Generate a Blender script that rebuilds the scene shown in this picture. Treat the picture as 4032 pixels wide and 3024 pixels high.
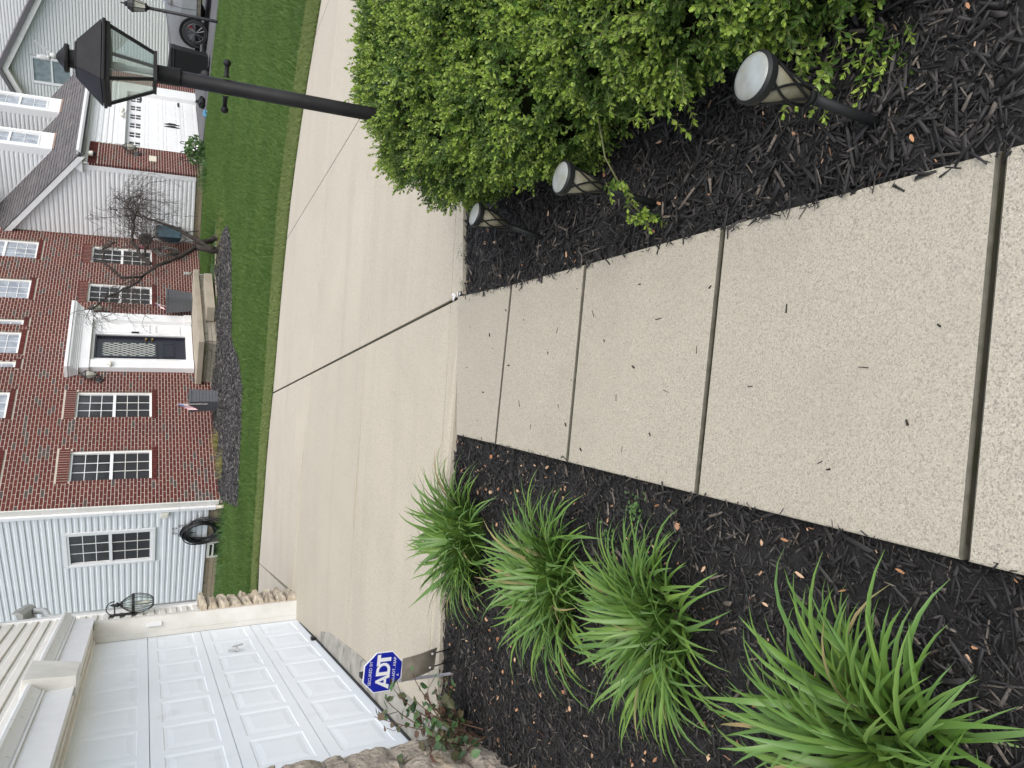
import bpy, math, random
import numpy as np
from mathutils import Vector, Matrix, Euler
from mathutils import noise as mnoise
R = math.radians
random.seed(7)
rng = np.random.RandomState(11)
for o in list(bpy.data.objects):
    bpy.data.objects.remove(o)
SC = bpy.context.scene
COL = SC.collection

# ------------------------------------------------------------------ camera
CAM_H = 1.52
F_PX, CU, CV = 3007.0, 1512.0, 2016.0
_D = np.array([-62., 6254., F_PX]); _D /= np.linalg.norm(_D)
_Y = np.array([0, 0, 1.]) - _D[2] * _D; _Y /= np.linalg.norm(_Y)
_Z = -_D; _X = np.cross(_Y, _Z)
RW = np.array([_X, _Y, _Z])                       # world = RW @ (right, down, forward)
cam_d = bpy.data.cameras.new('camera'); cam = bpy.data.objects.new('camera', cam_d); COL.objects.link(cam)
cam_d.sensor_width = 36.0; cam_d.lens = 36.0 * F_PX / 4032.0
cam_d.clip_start = 0.05; cam_d.clip_end = 1500
rt, dn, fw = RW[:, 0], RW[:, 1], RW[:, 2]
m = Matrix.Identity(4)                             # the phone is held upright, its picture lies on its side
for i in range(3):
    m[i][0] = dn[i]; m[i][1] = rt[i]; m[i][2] = -fw[i]
m[0][3], m[1][3], m[2][3] = 0, 0, CAM_H
cam.matrix_world = m
SC.camera = cam
CAMP = np.array([0, 0, CAM_H])

def in_view(p, marg=0.0):
    c = RW.T @ (np.asarray(p, float) - CAMP)
    if c[2] <= 0: return False
    u = CU + F_PX * c[0] / c[2]; v = CV + F_PX * c[1] / c[2]
    return -marg < u < 3024 + marg and -marg < v < 4032 + marg

# ------------------------------------------------------------------ sky, sun, exposure
SUN_EL, SUN_AZ = 50.0, 155.0
W = bpy.data.worlds.new('World'); SC.world = W; W.use_nodes = True
nt = W.node_tree; bg = nt.nodes['Background']
sky = nt.nodes.new('ShaderNodeTexSky'); sky.sky_type = 'NISHITA'; sky.sun_disc = False
sky.sun_elevation = R(SUN_EL); sky.sun_rotation = R(SUN_AZ)
sky.air_density = 0.8; sky.dust_density = 2.5; sky.ozone_density = 0.6; sky.altitude = 0
hs = nt.nodes.new('ShaderNodeHueSaturation'); hs.inputs['Saturation'].default_value = 0.5
nt.links.new(sky.outputs[0], hs.inputs['Color']); nt.links.new(hs.outputs[0], bg.inputs[0])
bg.inputs[1].default_value = 0.15
sun_d = bpy.data.lights.new('sun', 'SUN'); sun_d.energy = 0.5; sun_d.angle = R(45); sun_d.color = (1.0, 0.97, 0.92)
sun = bpy.data.objects.new('sun', sun_d); COL.objects.link(sun)
sd = Vector((math.sin(R(SUN_AZ)) * math.cos(R(SUN_EL)), math.cos(R(SUN_AZ)) * math.cos(R(SUN_EL)), math.sin(R(SUN_EL))))
sun.rotation_euler = sd.to_track_quat('Z', 'Y').to_euler()
SC.cycles.transparent_max_bounces = 24
SC.view_settings.view_transform = 'Standard'; SC.view_settings.look = 'None'
SC.view_settings.gamma = 1.0; SC.view_settings.use_curve_mapping = False
SC.view_settings.exposure = 1.18

# ------------------------------------------------------------------ helpers
class MB:
    def __init__(s): s.v = []; s.f = []; s.m = []
    def add(s, vs, fs, mi=0):
        n = len(s.v); s.v += [tuple(map(float, p)) for p in vs]
        for f in fs: s.f.append(tuple(n + i for i in f)); s.m.append(mi)
    def box(s, x0, x1, y0, y1, z0, z1, mi=0):
        vs = [(x, y, z) for z in (z0, z1) for y in (y0, y1) for x in (x0, x1)]
        s.add(vs, [(0, 2, 3, 1), (4, 5, 7, 6), (0, 1, 5, 4), (2, 6, 7, 3), (0, 4, 6, 2), (1, 3, 7, 5)], mi)
    def hexa(s, q0, q1, mi=0):
        """two quads joined"""
        s.add(list(q0) + list(q1), [(3, 2, 1, 0), (4, 5, 6, 7), (0, 1, 5, 4), (1, 2, 6, 5), (2, 3, 7, 6), (3, 0, 4, 7)], mi)
    def prism(s, poly, fn0, fn1, mi=0, caps=True):
        n = len(poly); vs = [fn0(p) for p in poly] + [fn1(p) for p in poly]
        fs = [(i, (i + 1) % n, n + (i + 1) % n, n + i) for i in range(n)]
        if caps: fs += [tuple(range(n))[::-1], tuple(range(n, 2 * n))]
        s.add(vs, fs, mi)
    def tube(s, path, r, n=8, mi=0, caps=True, closed=False):
        P = [Vector(p) for p in path]; k = len(P)
        rr = r if hasattr(r, '__len__') else [r] * k
        vs = []; ref = None
        for i in range(k):
            if closed: t = P[(i + 1) % k] - P[i - 1]
            else: t = P[min(i + 1, k - 1)] - P[max(i - 1, 0)]
            if t.length < 1e-9: t = Vector((0, 0, 1))
            t.normalize()
            if ref is None: ref = t.orthogonal().normalized()
            ref = (ref - t * ref.dot(t))
            if ref.length < 1e-6: ref = t.orthogonal()
            ref.normalize(); b = t.cross(ref)
            for j in range(n):
                a = 2 * math.pi * j / n
                vs.append(P[i] + (ref * math.cos(a) + b * math.sin(a)) * rr[i])
        fs = []
        kk = k if closed else k - 1
        for i in range(kk):
            i2 = (i + 1) % k
            for j in range(n):
                j2 = (j + 1) % n
                fs.append((i * n + j, i * n + j2, i2 * n + j2, i2 * n + j))
        if caps and not closed: fs += [tuple(range(n))[::-1], tuple(range((k - 1) * n, k * n))]
        s.add(vs, fs, mi)
    def lathe(s, prof, n=16, o=(0, 0, 0), mi=0, M=None):
        vs = []; fs = []
        for r, z in prof:
            for j in range(n):
                a = 2 * math.pi * j / n
                p = Vector((r * math.cos(a), r * math.sin(a), z))
                if M is not None: p = M @ p
                vs.append((p.x + o[0], p.y + o[1], p.z + o[2]))
        k = len(prof)
        for i in range(k - 1):
            for j in range(n):
                j2 = (j + 1) % n; fs.append((i * n + j, i * n + j2, (i + 1) * n + j2, (i + 1) * n + j))
        fs += [tuple(range(n))[::-1], tuple(range((k - 1) * n, k * n))]
        s.add(vs, fs, mi)
    def ball(s, c, r, n=10, mi=0, sc=(1, 1, 1)):
        vs = []; fs = []; k = max(4, n // 2 + 1)
        for i in range(k + 1):
            t = math.pi * i / k
            for j in range(n):
                a = 2 * math.pi * j / n
                vs.append((c[0] + r * sc[0] * math.sin(t) * math.cos(a), c[1] + r * sc[1] * math.sin(t) * math.sin(a), c[2] + r * sc[2] * math.cos(t)))
        for i in range(k):
            for j in range(n):
                j2 = (j + 1) % n; fs.append((i * n + j, (i + 1) * n + j, (i + 1) * n + j2, i * n + j2))
        s.add(vs, fs, mi)
    def mesh(s, name, mats, smooth=False):
        me = bpy.data.meshes.new(name); me.from_pydata(s.v, [], s.f)
        for mm in (mats if isinstance(mats, (list, tuple)) else [mats]): me.materials.append(mm)
        if any(s.m): me.polygons.foreach_set('material_index', s.m)
        if smooth:
            me.polygons.foreach_set('use_smooth', [True] * len(s.f))
        me.update(); return me
    def build(s, name, mats, parent=None, smooth=False, bevel=0, autosmooth=None):
        me = s.mesh(name, mats, smooth); o = link(name, me, parent)
        if autosmooth is not None: me.set_sharp_from_angle(angle=R(autosmooth))
        if bevel:
            b = o.modifiers.new('bevel', 'BEVEL'); b.width = bevel; b.segments = 2; b.limit_method = 'ANGLE'; b.angle_limit = R(40)
        return o

def link(name, data, parent=None):
    o = bpy.data.objects.new(name, data); COL.objects.link(o)
    if parent is not None: o.parent = parent
    return o
def tag(o, label, cat, group=None):
    o['label'] = label; o['category'] = cat
    if group: o['group'] = group
    return o
def thing(name, label, cat, loc=(0, 0, 0), rotz=0, group=None):
    o = bpy.data.objects.new(name, None); COL.objects.link(o); o.location = loc; o.rotation_euler = (0, 0, rotz)
    o.empty_display_size = 0.1
    return tag(o, label, cat, group)
def struct(o): o['kind'] = 'structure'; return o
def stuff(o): o['kind'] = 'stuff'; return o
def np_obj(name, V, F, mats, parent=None, mi=None, smooth=False):
    V = np.asarray(V, np.float32); F = np.asarray(F, np.int32); k = F.shape[1]
    me = bpy.data.meshes.new(name)
    me.vertices.add(len(V)); me.vertices.foreach_set('co', V.ravel())
    me.loops.add(F.size); me.loops.foreach_set('vertex_index', F.ravel())
    me.polygons.add(len(F)); me.polygons.foreach_set('loop_start', np.arange(0, F.size, k, dtype=np.int32))
    try: me.polygons.foreach_set('loop_total', np.full(len(F), k, np.int32))
    except Exception: pass
    for mm in (mats if isinstance(mats, (list, tuple)) else [mats]): me.materials.append(mm)
    if mi is not None: me.polygons.foreach_set('material_index', np.asarray(mi, np.int32))
    if smooth: me.polygons.foreach_set('use_smooth', np.ones(len(F), bool))
    me.update(calc_edges=True); me.validate()
    return link(name, me, parent)
def copy_tree(o, parent=None):
    c = o.copy(); COL.objects.link(c)
    if parent is not None: c.parent = parent
    for ch in list(o.children): copy_tree(ch, c)
    return c

# ------------------------------------------------------------------ materials
def mat(name, col, rough=0.6, metal=0.0, spec=0.5, var=None, var_scale=8.0, rnd=None, bump=None, stain=None, trans=0.0, emit=None, coat=0.0, obj_rnd=None):
    """var=(second colour, amount) noise mix ; rnd=list of colours picked per loose piece ; bump=(scale,strength,dist) ; stain=(colour, scale, threshold)"""
    M = bpy.data.materials.new(name); M.use_nodes = True; n = M.node_tree; L = n.links
    p = n.nodes['Principled BSDF']; p.inputs['Roughness'].default_value = rough; p.inputs['Metallic'].default_value = metal
    p.inputs['Specular IOR Level'].default_value = spec; p.inputs['Base Color'].default_value = (*col, 1)
    if coat: p.inputs['Coat Weight'].default_value = coat; p.inputs['Coat Roughness'].default_value = 0.08
    out = None
    geo = n.nodes.new('ShaderNodeNewGeometry')
    def mix(a, b, fac):
        x = n.nodes.new('ShaderNodeMix'); x.data_type = 'RGBA'
        for sock, val in ((x.inputs[6], a), (x.inputs[7], b)):
            if isinstance(val, tuple): sock.default_value = (*val, 1)
            else: L.new(val, sock)
        if isinstance(fac, float): x.inputs[0].default_value = fac
        else: L.new(fac, x.inputs[0])
        return x.outputs[2]
    cur = col
    if rnd or obj_rnd:
        cr = n.nodes.new('ShaderNodeValToRGB'); cr.color_ramp.interpolation = 'LINEAR'
        cols = rnd or obj_rnd
        while len(cr.color_ramp.elements) < len(cols): cr.color_ramp.elements.new(0.5)
        for i, c in enumerate(cols):
            cr.color_ramp.elements[i].position = c[3] if len(c) > 3 else i / (len(cols) - 1)
            cr.color_ramp.elements[i].color = (*c[:3], 1)
        if rnd: L.new(geo.outputs['Random Per Island'], cr.inputs[0])
        else:
            oi = n.nodes.new('ShaderNodeObjectInfo'); L.new(oi.outputs['Random'], cr.inputs[0])
        cur = cr.outputs[0]
    if var:
        nz = n.nodes.new('ShaderNodeTexNoise'); nz.inputs['Scale'].default_value = var_scale; nz.inputs['Detail'].default_value = 5
        L.new(geo.outputs['Position'], nz.inputs['Vector'])
        mr = n.nodes.new('ShaderNodeMapRange'); mr.inputs[1].default_value = 0.35; mr.inputs[2].default_value = 0.65; mr.inputs[4].default_value = var[1]
        L.new(nz.outputs[0], mr.inputs[0])
        cur = mix(cur, var[0], mr.outputs[0])
    if stain:
        nz = n.nodes.new('ShaderNodeTexNoise'); nz.inputs['Scale'].default_value = stain[1]; nz.inputs['Detail'].default_value = 8
        L.new(geo.outputs['Position'], nz.inputs['Vector'])
        mr = n.nodes.new('ShaderNodeMapRange'); mr.inputs[1].default_value = stain[2]; mr.inputs[2].default_value = stain[2] + 0.15; mr.inputs[4].default_value = stain[3] if len(stain) > 3 else 0.6
        L.new(nz.outputs[0], mr.inputs[0]); cur = mix(cur, stain[0], mr.outputs[0])
    if not isinstance(cur, tuple): L.new(cur, p.inputs['Base Color'])
    if bump:
        nz = n.nodes.new('ShaderNodeTexNoise'); nz.inputs['Scale'].default_value = bump[0]; nz.inputs['Detail'].default_value = 6
        L.new(geo.outputs['Position'], nz.inputs['Vector'])
        bp = n.nodes.new('ShaderNodeBump'); bp.inputs['Strength'].default_value = bump[1]; bp.inputs['Distance'].default_value = bump[2]
        L.new(nz.outputs[0], bp.inputs['Height']); L.new(bp.outputs[0], p.inputs['Normal'])
    if trans:
        tr = n.nodes.new('ShaderNodeBsdfTranslucent'); ms = n.nodes.new('ShaderNodeMixShader'); ms.inputs[0].default_value = trans
        if isinstance(cur, tuple): tr.inputs[0].default_value = (*cur, 1)
        else:
            L.new(cur, tr.inputs[0])
        L.new(p.outputs[0], ms.inputs[1]); L.new(tr.outputs[0], ms.inputs[2]); L.new(ms.outputs[0], n.nodes['Material Output'].inputs[0])
    return M

def concrete_mat(name, base, dark, light, speck=260.0, speck_amt=0.55, stain_amt=0.35, streak=(1, 1, 1)):
    M = bpy.data.materials.new(name); M.use_nodes = True; n = M.node_tree; L = n.links
    p = n.nodes['Principled BSDF']; p.inputs['Roughness'].default_value = 0.9; p.inputs['Specular IOR Level'].default_value = 0.25
    geo = n.nodes.new('ShaderNodeNewGeometry')
    def noise(scale, detail=4, rough=0.6, stretch=None):
        z = n.nodes.new('ShaderNodeTexNoise'); z.inputs['Scale'].default_value = scale; z.inputs['Detail'].default_value = detail; z.inputs['Roughness'].default_value = rough
        if stretch:
            mp = n.nodes.new('ShaderNodeMapping'); mp.inputs['Scale'].default_value = stretch; L.new(geo.outputs['Position'], mp.inputs[0]); L.new(mp.outputs[0], z.inputs['Vector'])
        else: L.new(geo.outputs['Position'], z.inputs['Vector'])
        return z.outputs[0]
    def rng_(sock, a, b, c, d):
        q = n.nodes.new('ShaderNodeMapRange'); q.inputs[1].default_value = a; q.inputs[2].default_value = b; q.inputs[3].default_value = c; q.inputs[4].default_value = d
        L.new(sock, q.inputs[0]); return q.outputs[0]
    def mix(a, b, fac):
        x = n.nodes.new('ShaderNodeMix'); x.data_type = 'RGBA'
        for sock, val in ((x.inputs[6], a), (x.inputs[7], b)):
            if isinstance(val, tuple): sock.default_value = (*val, 1)
            else: L.new(val, sock)
        L.new(fac, x.inputs[0]); return x.outputs[2]
    vo = n.nodes.new('ShaderNodeTexVoronoi'); vo.inputs['Scale'].default_value = speck; L.new(geo.outputs['Position'], vo.inputs['Vector'])
    bw = n.nodes.new('ShaderNodeSeparateColor'); L.new(vo.outputs['Color'], bw.inputs[0])
    c = mix(base, dark, rng_(bw.outputs[0], 0.62, 1.0, 0.0, speck_amt))
    c = mix(c, light, rng_(bw.outputs[1], 0.7, 1.0, 0.0, speck_amt))
    c = mix(c, dark, rng_(noise(speck * 0.55, 3), 0.52, 0.68, 0.0, speck_amt * 0.9))
    c = mix(c, tuple(x * 0.72 for x in base), rng_(noise(1.3, 6, 0.65), 0.45, 0.75, 0.0, stain_amt))
    c = mix(c, tuple(min(1, x * 1.12) for x in base), rng_(noise(0.7, 5), 0.5, 0.75, 0.0, stain_amt))
    c = mix(c, tuple(x * 0.6 for x in base), rng_(noise(7.0, 8, 0.75), 0.62, 0.8, 0.0, stain_amt * 0.8))
    pit = n.nodes.new('ShaderNodeTexVoronoi'); pit.inputs['Scale'].default_value = 70; L.new(geo.outputs['Position'], pit.inputs['Vector'])
    pc = n.nodes.new('ShaderNodeSeparateColor'); L.new(pit.outputs['Color'], pc.inputs[0]); pm = n.nodes.new('ShaderNodeMath'); pm.operation = 'MULTIPLY'
    L.new(rng_(pc.outputs[0], .93, .96, 0, 1), pm.inputs[0]); L.new(rng_(pit.outputs['Distance'], .10, .22, .75, 0), pm.inputs[1]); c = mix(c, tuple(x * .45 for x in base), pm.outputs[0])
    c = mix(c, tuple(x * .66 for x in base), rng_(noise(1.0, 5, .6, streak), .50, .74, 0.0, stain_amt * 1.1))
    c = mix(c, tuple(x * .70 for x in (base[0], base[1] * 1.01, base[2] * 1.03)), rng_(noise(0.45, 7, .7), .54, .72, 0.0, stain_amt * 1.2))
    c = mix(c, tuple(x * .45 for x in base), rng_(noise(2.6, 9, .8), .66, .78, 0.0, stain_amt * 1.1))
    oi = n.nodes.new('ShaderNodeObjectInfo'); c = mix(c, tuple(x * .80 for x in base), rng_(oi.outputs['Random'], 0, 1, 0, .35))
    L.new(c, p.inputs['Base Color'])
    bp = n.nodes.new('ShaderNodeBump'); bp.inputs['Strength'].default_value = 0.35; bp.inputs['Distance'].default_value = 0.003
    L.new(noise(speck * 0.8, 5, 0.7), bp.inputs['Height']); L.new(bp.outputs[0], p.inputs['Normal'])
    return M

CONC = concrete_mat('walk_concrete', (0.43, 0.395, 0.315), (0.15, 0.138, 0.117), (0.58, 0.545, 0.46), 300, 0.72, 0.30, (3, 1.2, 3))
DRIVE = concrete_mat('drive_concrete', (0.46, 0.417, 0.335), (0.2, 0.18, 0.15), (0.50, 0.46, 0.38), 170, 0.5, 0.36, (.18, 3.2, 1))
JEDGE = mat('shaded_grimy_joint_edge', (0.12, 0.11, 0.088), 0.95, spec=.1, var=((0.07, 0.07, 0.05), .8), var_scale=30)  # joint dirt, plus the soft shading along each joint put into the colour
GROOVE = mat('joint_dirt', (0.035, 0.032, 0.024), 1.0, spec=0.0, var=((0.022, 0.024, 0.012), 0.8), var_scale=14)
LIP = mat('apron_concrete', (0.36, 0.345, 0.30), 0.9, var=((0.2, 0.19, 0.165), 0.7), var_scale=6, stain=((0.09, 0.085, 0.07), 9, 0.56, 0.7), bump=(120, .3, .003))
STOOPC = mat('stoop_concrete', (0.40, 0.35, 0.265), 0.9, var=((0.30, 0.26, 0.2), 0.6), var_scale=3, bump=(60, .2, .003))
WHITE = mat('white_paint', (0.73, 0.735, 0.735), 0.45, var=((0.66, 0.66, 0.65), 0.5), var_scale=3)
DOORW = mat('white_door_paint', (0.77, 0.81, 0.845), 0.4, var=((0.73, 0.77, 0.80), .6), var_scale=2.2, stain=((0.55, 0.55, 0.53), 3.5, .60, .35))
TRIMG = mat('weathered_white_trim', (0.66, 0.65, 0.61), 0.55, var=((0.52, 0.50, 0.45), 0.6), var_scale=5, stain=((0.2, 0.18, 0.15), 22, 0.68, 0.5), bump=(40, .15, .003))
FASC = mat('aluminium_trim', (0.74, 0.75, 0.76), 0.4, var=((0.66, 0.66, 0.66), 0.5), var_scale=9)
CREAM = mat('cream_vinyl', (0.76, 0.735, 0.68), 0.5, var=((0.69, 0.66, 0.60), 0.5), var_scale=4)
SIDE = mat('grey_white_vinyl', (0.69, 0.71, 0.715), 0.5, var=((0.6, 0.63, 0.65), 0.4), var_scale=3)
SIDEW = mat('white_vinyl', (0.74, 0.75, 0.755), 0.5, var=((0.68, 0.68, 0.67), 0.4), var_scale=3)
FARS = mat('far_vinyl', (0.62, 0.63, 0.61), 0.5)
CROWN = mat('mildewed_white_trim', (0.73, 0.735, 0.735), 0.5, stain=((0.16, 0.15, 0.13), 34, 0.62, 0.75))
DARKGAP = mat('dark_gap', (0.06, 0.06, 0.06), 0.9)
BRICKR = mat('red_brick', (0.11, 0.03, 0.025), 0.9, spec=.2, obj_rnd=[(0.085, 0.022, 0.019), (0.12, 0.030, 0.025), (0.10, 0.028, 0.024), (0.14, 0.038, 0.030)], var=((0.065, 0.02, 0.019), 0.4), var_scale=40, stain=((0.07, 0.028, 0.025), 1.1, .50, .45))
BRICKI = mat('red_brick_far', (0.11, 0.03, 0.025), 0.9, spec=.2, rnd=[(0.085, 0.022, 0.019), (0.12, 0.030, 0.025), (0.10, 0.028, 0.024), (0.14, 0.038, 0.030)], var=((0.065, 0.02, 0.019), 0.4), var_scale=40, stain=((0.07, 0.028, 0.025), 1.1, .50, .45))
BRICKG = mat('grey_brick', (0.075, 0.06, 0.056), 0.9, spec=.2, var=((0.07, 0.055, 0.052), 0.6), var_scale=30)
MORTAR = mat('mortar', (0.52, 0.46, 0.39), 0.95, var=((0.42, 0.37, 0.31), 0.5), var_scale=10)
BLOCK = mat('tan_split_block', (0.36, 0.32, 0.25), 0.95, rnd=[(0.30, 0.265, 0.205), (0.40, 0.36, 0.285), (0.35, 0.315, 0.26)], var=((0.24, 0.21, 0.165), 0.6), var_scale=18, bump=(30, .8, .02))
FOUND = mat('tan_foundation', (0.33, 0.27, 0.18), 0.95, var=((0.24, 0.19, 0.13), 0.6), var_scale=14, bump=(40, .5, .01))
STONE = mat('rock_face_stone', (0.36, 0.31, 0.25), 0.95, obj_rnd=[(0.34, 0.29, 0.24), (0.44, 0.39, 0.31), (0.38, 0.32, 0.25)], var=((0.22, 0.185, 0.15), 0.75), var_scale=11, stain=((0.5, 0.36, 0.2), 6, 0.56, 0.5), bump=(26, 1.0, .03))
STONEL = mat('pale_stone', (0.54, 0.47, 0.36), 0.95, obj_rnd=[(0.40, 0.35, 0.27), (0.52, 0.46, 0.36), (0.45, 0.38, 0.28)], var=((0.24, 0.2, 0.15), 0.8), var_scale=14, stain=((0.58, 0.38, 0.18), 9, 0.57, 0.5), bump=(60, .7, .012))
SHINGLE = mat('grey_shingle', (0.10, 0.095, 0.095), 0.95, obj_rnd=[(0.085, 0.08, 0.08), (0.125, 0.115, 0.115), (0.10, 0.095, 0.10), (0.145, 0.135, 0.13)], var=((0.07, 0.066, 0.068), 0.5), var_scale=60)
SHINGLEI = mat('grey_shingle_far', (0.10, 0.095, 0.095), 0.95, rnd=[(0.085, 0.08, 0.08), (0.125, 0.115, 0.115), (0.10, 0.095, 0.10), (0.145, 0.135, 0.13)])
GLASS = mat('window_glass', (0.012, 0.014, 0.016), 0.06, spec=0.32, var=((0.05, 0.055, 0.06), .8), var_scale=1.6)
SCREEN = mat('window_screen', (0.028, 0.029, 0.032), 0.45, spec=0.25)
CURT = mat('curtained_glass', (0.34, 0.37, 0.41), 0.15, spec=0.6, var=((0.2, 0.22, 0.26), 0.9), var_scale=5)
BLACKM = mat('black_metal', (0.010, 0.010, 0.011), 0.5, spec=0.3, var=((0.04, 0.04, 0.042), 0.5), var_scale=25, bump=(90, .15, .001))
LAMPM = mat('weathered_black_metal', (0.006, 0.006, 0.007), 0.55, spec=0.22, var=((0.020, 0.019, 0.019), 0.6), var_scale=9, bump=(70, .25, .002))
DARKBR = mat('dark_bronze', (0.06, 0.055, 0.05), 0.4, metal=0.3)
BLACKP = mat('black_plastic', (0.009, 0.010, 0.010), 0.55, spec=0.3)
RUBBER = mat('rubber', (0.018, 0.018, 0.019), 0.7)
HOSE = mat('black_hose', (0.012, 0.012, 0.013), 0.35)
NAVY = mat('dark_door_paint', (0.022, 0.024, 0.034), 0.35)
GREYP = mat('grey_planter', (0.10, 0.105, 0.115), 0.6, var=((0.075, 0.08, 0.088), 0.6), var_scale=20)
BLUEM = mat('teal_barrow', (0.025, 0.06, 0.08), 0.5, var=((0.014, 0.032, 0.042), 0.6), var_scale=10)
MAROON = mat('maroon_grip', (0.12, 0.02, 0.035), 0.6)
BARK = mat('tree_bark', (0.055, 0.046, 0.039), 0.95, spec=.2, var=((0.022, 0.019, 0.017), 0.8), var_scale=16, bump=(30, .8, .02))
TWIG = mat('twig_bark', (0.075, 0.064, 0.056), 0.9, spec=.2, var=((0.04, 0.034, 0.03), 0.6), var_scale=9)
STEM = mat('green_stem', (0.12, 0.13, 0.05), 0.7)
CANE = mat('rose_cane', (0.10, 0.035, 0.03), 0.7, var=((0.08, 0.09, 0.03), 0.6), var_scale=14)
CHROME = mat('brushed_steel', (0.42, 0.38, 0.32), 0.32, metal=0.9, var=((0.2, 0.18, 0.15), 0.8), var_scale=12)
STEELG = mat('grey_stake', (0.34, 0.34, 0.37), 0.5)
BLUES = mat('sign_blue', (0.008, 0.018, 0.33), 0.35)
SIGNW = mat('sign_white', (0.82, 0.83, 0.84), 0.4)
SILVER = mat('silver_car_paint', (0.44, 0.45, 0.46), 0.28, metal=0.55, coat=0.6)
ALLOY = mat('alloy', (0.16, 0.16, 0.165), 0.35, metal=0.8)
ORANGE = mat('amber_lens', (0.55, 0.2, 0.06), 0.2)
REDC = mat('red_caliper', (0.35, 0.02, 0.015), 0.5)
HEADL = mat('headlight_lens', (0.55, 0.57, 0.6), 0.1, spec=0.8)
ASPH = mat('asphalt', (0.085, 0.085, 0.09), 0.95, var=((0.12, 0.12, 0.125), 0.6), var_scale=2.0, bump=(180, .4, .004))
FROST = mat('frosted_lens', (0.42, 0.42, 0.37), 0.5, var=((0.27, 0.25, 0.19), 0.8), var_scale=22)
LENSO = mat('olive_lens', (0.20, 0.19, 0.13), 0.45, var=((0.12, 0.11, 0.07), 0.8), var_scale=22)
SOLTOP = mat('hazy_solar_top', (0.27, 0.30, 0.30), 0.3, var=((0.19, 0.19, 0.15), 0.9), var_scale=14, stain=((0.16, 0.17, 0.17), 30, .6, .5))
IVORY = mat('ivory_plastic', (0.66, 0.64, 0.56), 0.5)
GUT = mat('gutter_grey', (0.42, 0.43, 0.42), 0.4, var=((0.28, 0.285, 0.28), 0.7), var_scale=10)
PLAQ = mat('stone_plaque', (0.62, 0.56, 0.46), 0.8)
WIRE = mat('yellowed_pipe', (0.62, 0.58, 0.46), 0.6, var=((0.35, 0.31, 0.22), 0.7), var_scale=20)
def glass_clear(name, tint=(0.93, 0.96, 0.94), a=0.93):
    M = bpy.data.materials.new(name); M.use_nodes = True; n = M.node_tree
    g = n.nodes.new('ShaderNodeBsdfGlossy'); g.inputs['Roughness'].default_value = 0.05
    t = n.nodes.new('ShaderNodeBsdfTransparent'); t.inputs[0].default_value = (*tint, 1)
    d = n.nodes.new('ShaderNodeBsdfDiffuse'); d.inputs[0].default_value = (0.5, 0.52, 0.5, 1)
    lw = n.nodes.new('ShaderNodeLayerWeight'); lw.inputs[0].default_value = 0.25
    x = n.nodes.new('ShaderNodeMixShader'); x.inputs[0].default_value = 1 - a
    y = n.nodes.new('ShaderNodeMixShader')
    n.links.new(t.outputs[0], x.inputs[1]); n.links.new(d.outputs[0], x.inputs[2])
    mu = n.nodes.new('ShaderNodeMath'); mu.operation = 'MULTIPLY'; mu.inputs[1].default_value = .35; n.links.new(lw.outputs['Fresnel'], mu.inputs[0]); n.links.new(mu.outputs[0], y.inputs[0]); n.links.new(x.outputs[0], y.inputs[1]); n.links.new(g.outputs[0], y.inputs[2])
    n.links.new(y.outputs[0], n.nodes['Material Output'].inputs[0]); return M
LGLASS = glass_clear('lantern_glass')
# foliage
BOXO = mat('boxwood_leaf', (0.06, 0.13, 0.03), 0.42, rnd=[(0.055, 0.115, 0.020), (0.095, 0.18, 0.030), (0.135, 0.23, 0.040), (0.085, 0.175, 0.032)], trans=0.25)
BOXN = mat('boxwood_new_leaf', (0.16, 0.28, 0.05), 0.42, rnd=[(0.19, 0.30, 0.04), (0.28, 0.40, 0.06), (0.37, 0.48, 0.10), (0.22, 0.34, 0.05)], trans=0.28)
BOXB = mat('boxwood_bud', (0.38, 0.42, 0.16), 0.6)
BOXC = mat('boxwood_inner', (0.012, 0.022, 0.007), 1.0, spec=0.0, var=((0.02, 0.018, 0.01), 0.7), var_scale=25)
LILY = mat('daylily_blade', (0.08, 0.17, 0.035), 0.45, obj_rnd=[(0.085, 0.175, 0.028), (0.115, 0.22, 0.038), (0.10, 0.20, 0.048), (0.16, 0.27, 0.045), (0.105, 0.195, 0.052)], trans=0.2)
STRAW = mat('withered_blade', (0.26, 0.20, 0.09), 0.7, var=((0.12, 0.15, 0.04), .8), var_scale=12)
ROSEL = mat('rose_leaf', (0.06, 0.11, 0.05), 0.5, obj_rnd=[(0.055, 0.10, 0.05), (0.07, 0.14, 0.05), (0.09, 0.17, 0.06), (0.10, 0.09, 0.05), (0.13, 0.06, 0.045)], trans=0.15)
GRASSM = mat('grass_blade', (0.06, 0.13, 0.025), 0.6, rnd=[(0.030, 0.075, 0.007), (0.062, 0.125, 0.013), (0.09, 0.165, 0.022), (0.065, 0.135, 0.014), (0.16, 0.225, 0.05)], var=((0.040, 0.095, 0.009), 0.6), var_scale=0.7, trans=0.15)
GRASSL = mat('grass_blade_edge', (0.10, 0.19, 0.04), 0.6, rnd=[(0.10, 0.15, 0.03), (0.14, 0.195, 0.045), (0.18, 0.23, 0.065), (0.22, 0.24, 0.10)], trans=0.15)  # paler look of the mown strip's leaning blades in the light, put into colour
LAWN = mat('lawn_soil', (0.035, 0.075, 0.014), 0.95, var=((0.05, 0.095, 0.02), 0.8), var_scale=4)
WEED = mat('weed_leaf', (0.07, 0.15, 0.035), 0.6, rnd=[(0.05, 0.11, 0.03), (0.09, 0.18, 0.04)], trans=0.15)
DRYG = mat('dry_grass', (0.3, 0.24, 0.08), 0.8, rnd=[(0.33, 0.26, 0.11), (0.22, 0.2, 0.06), (0.14, 0.18, 0.04)])
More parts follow.
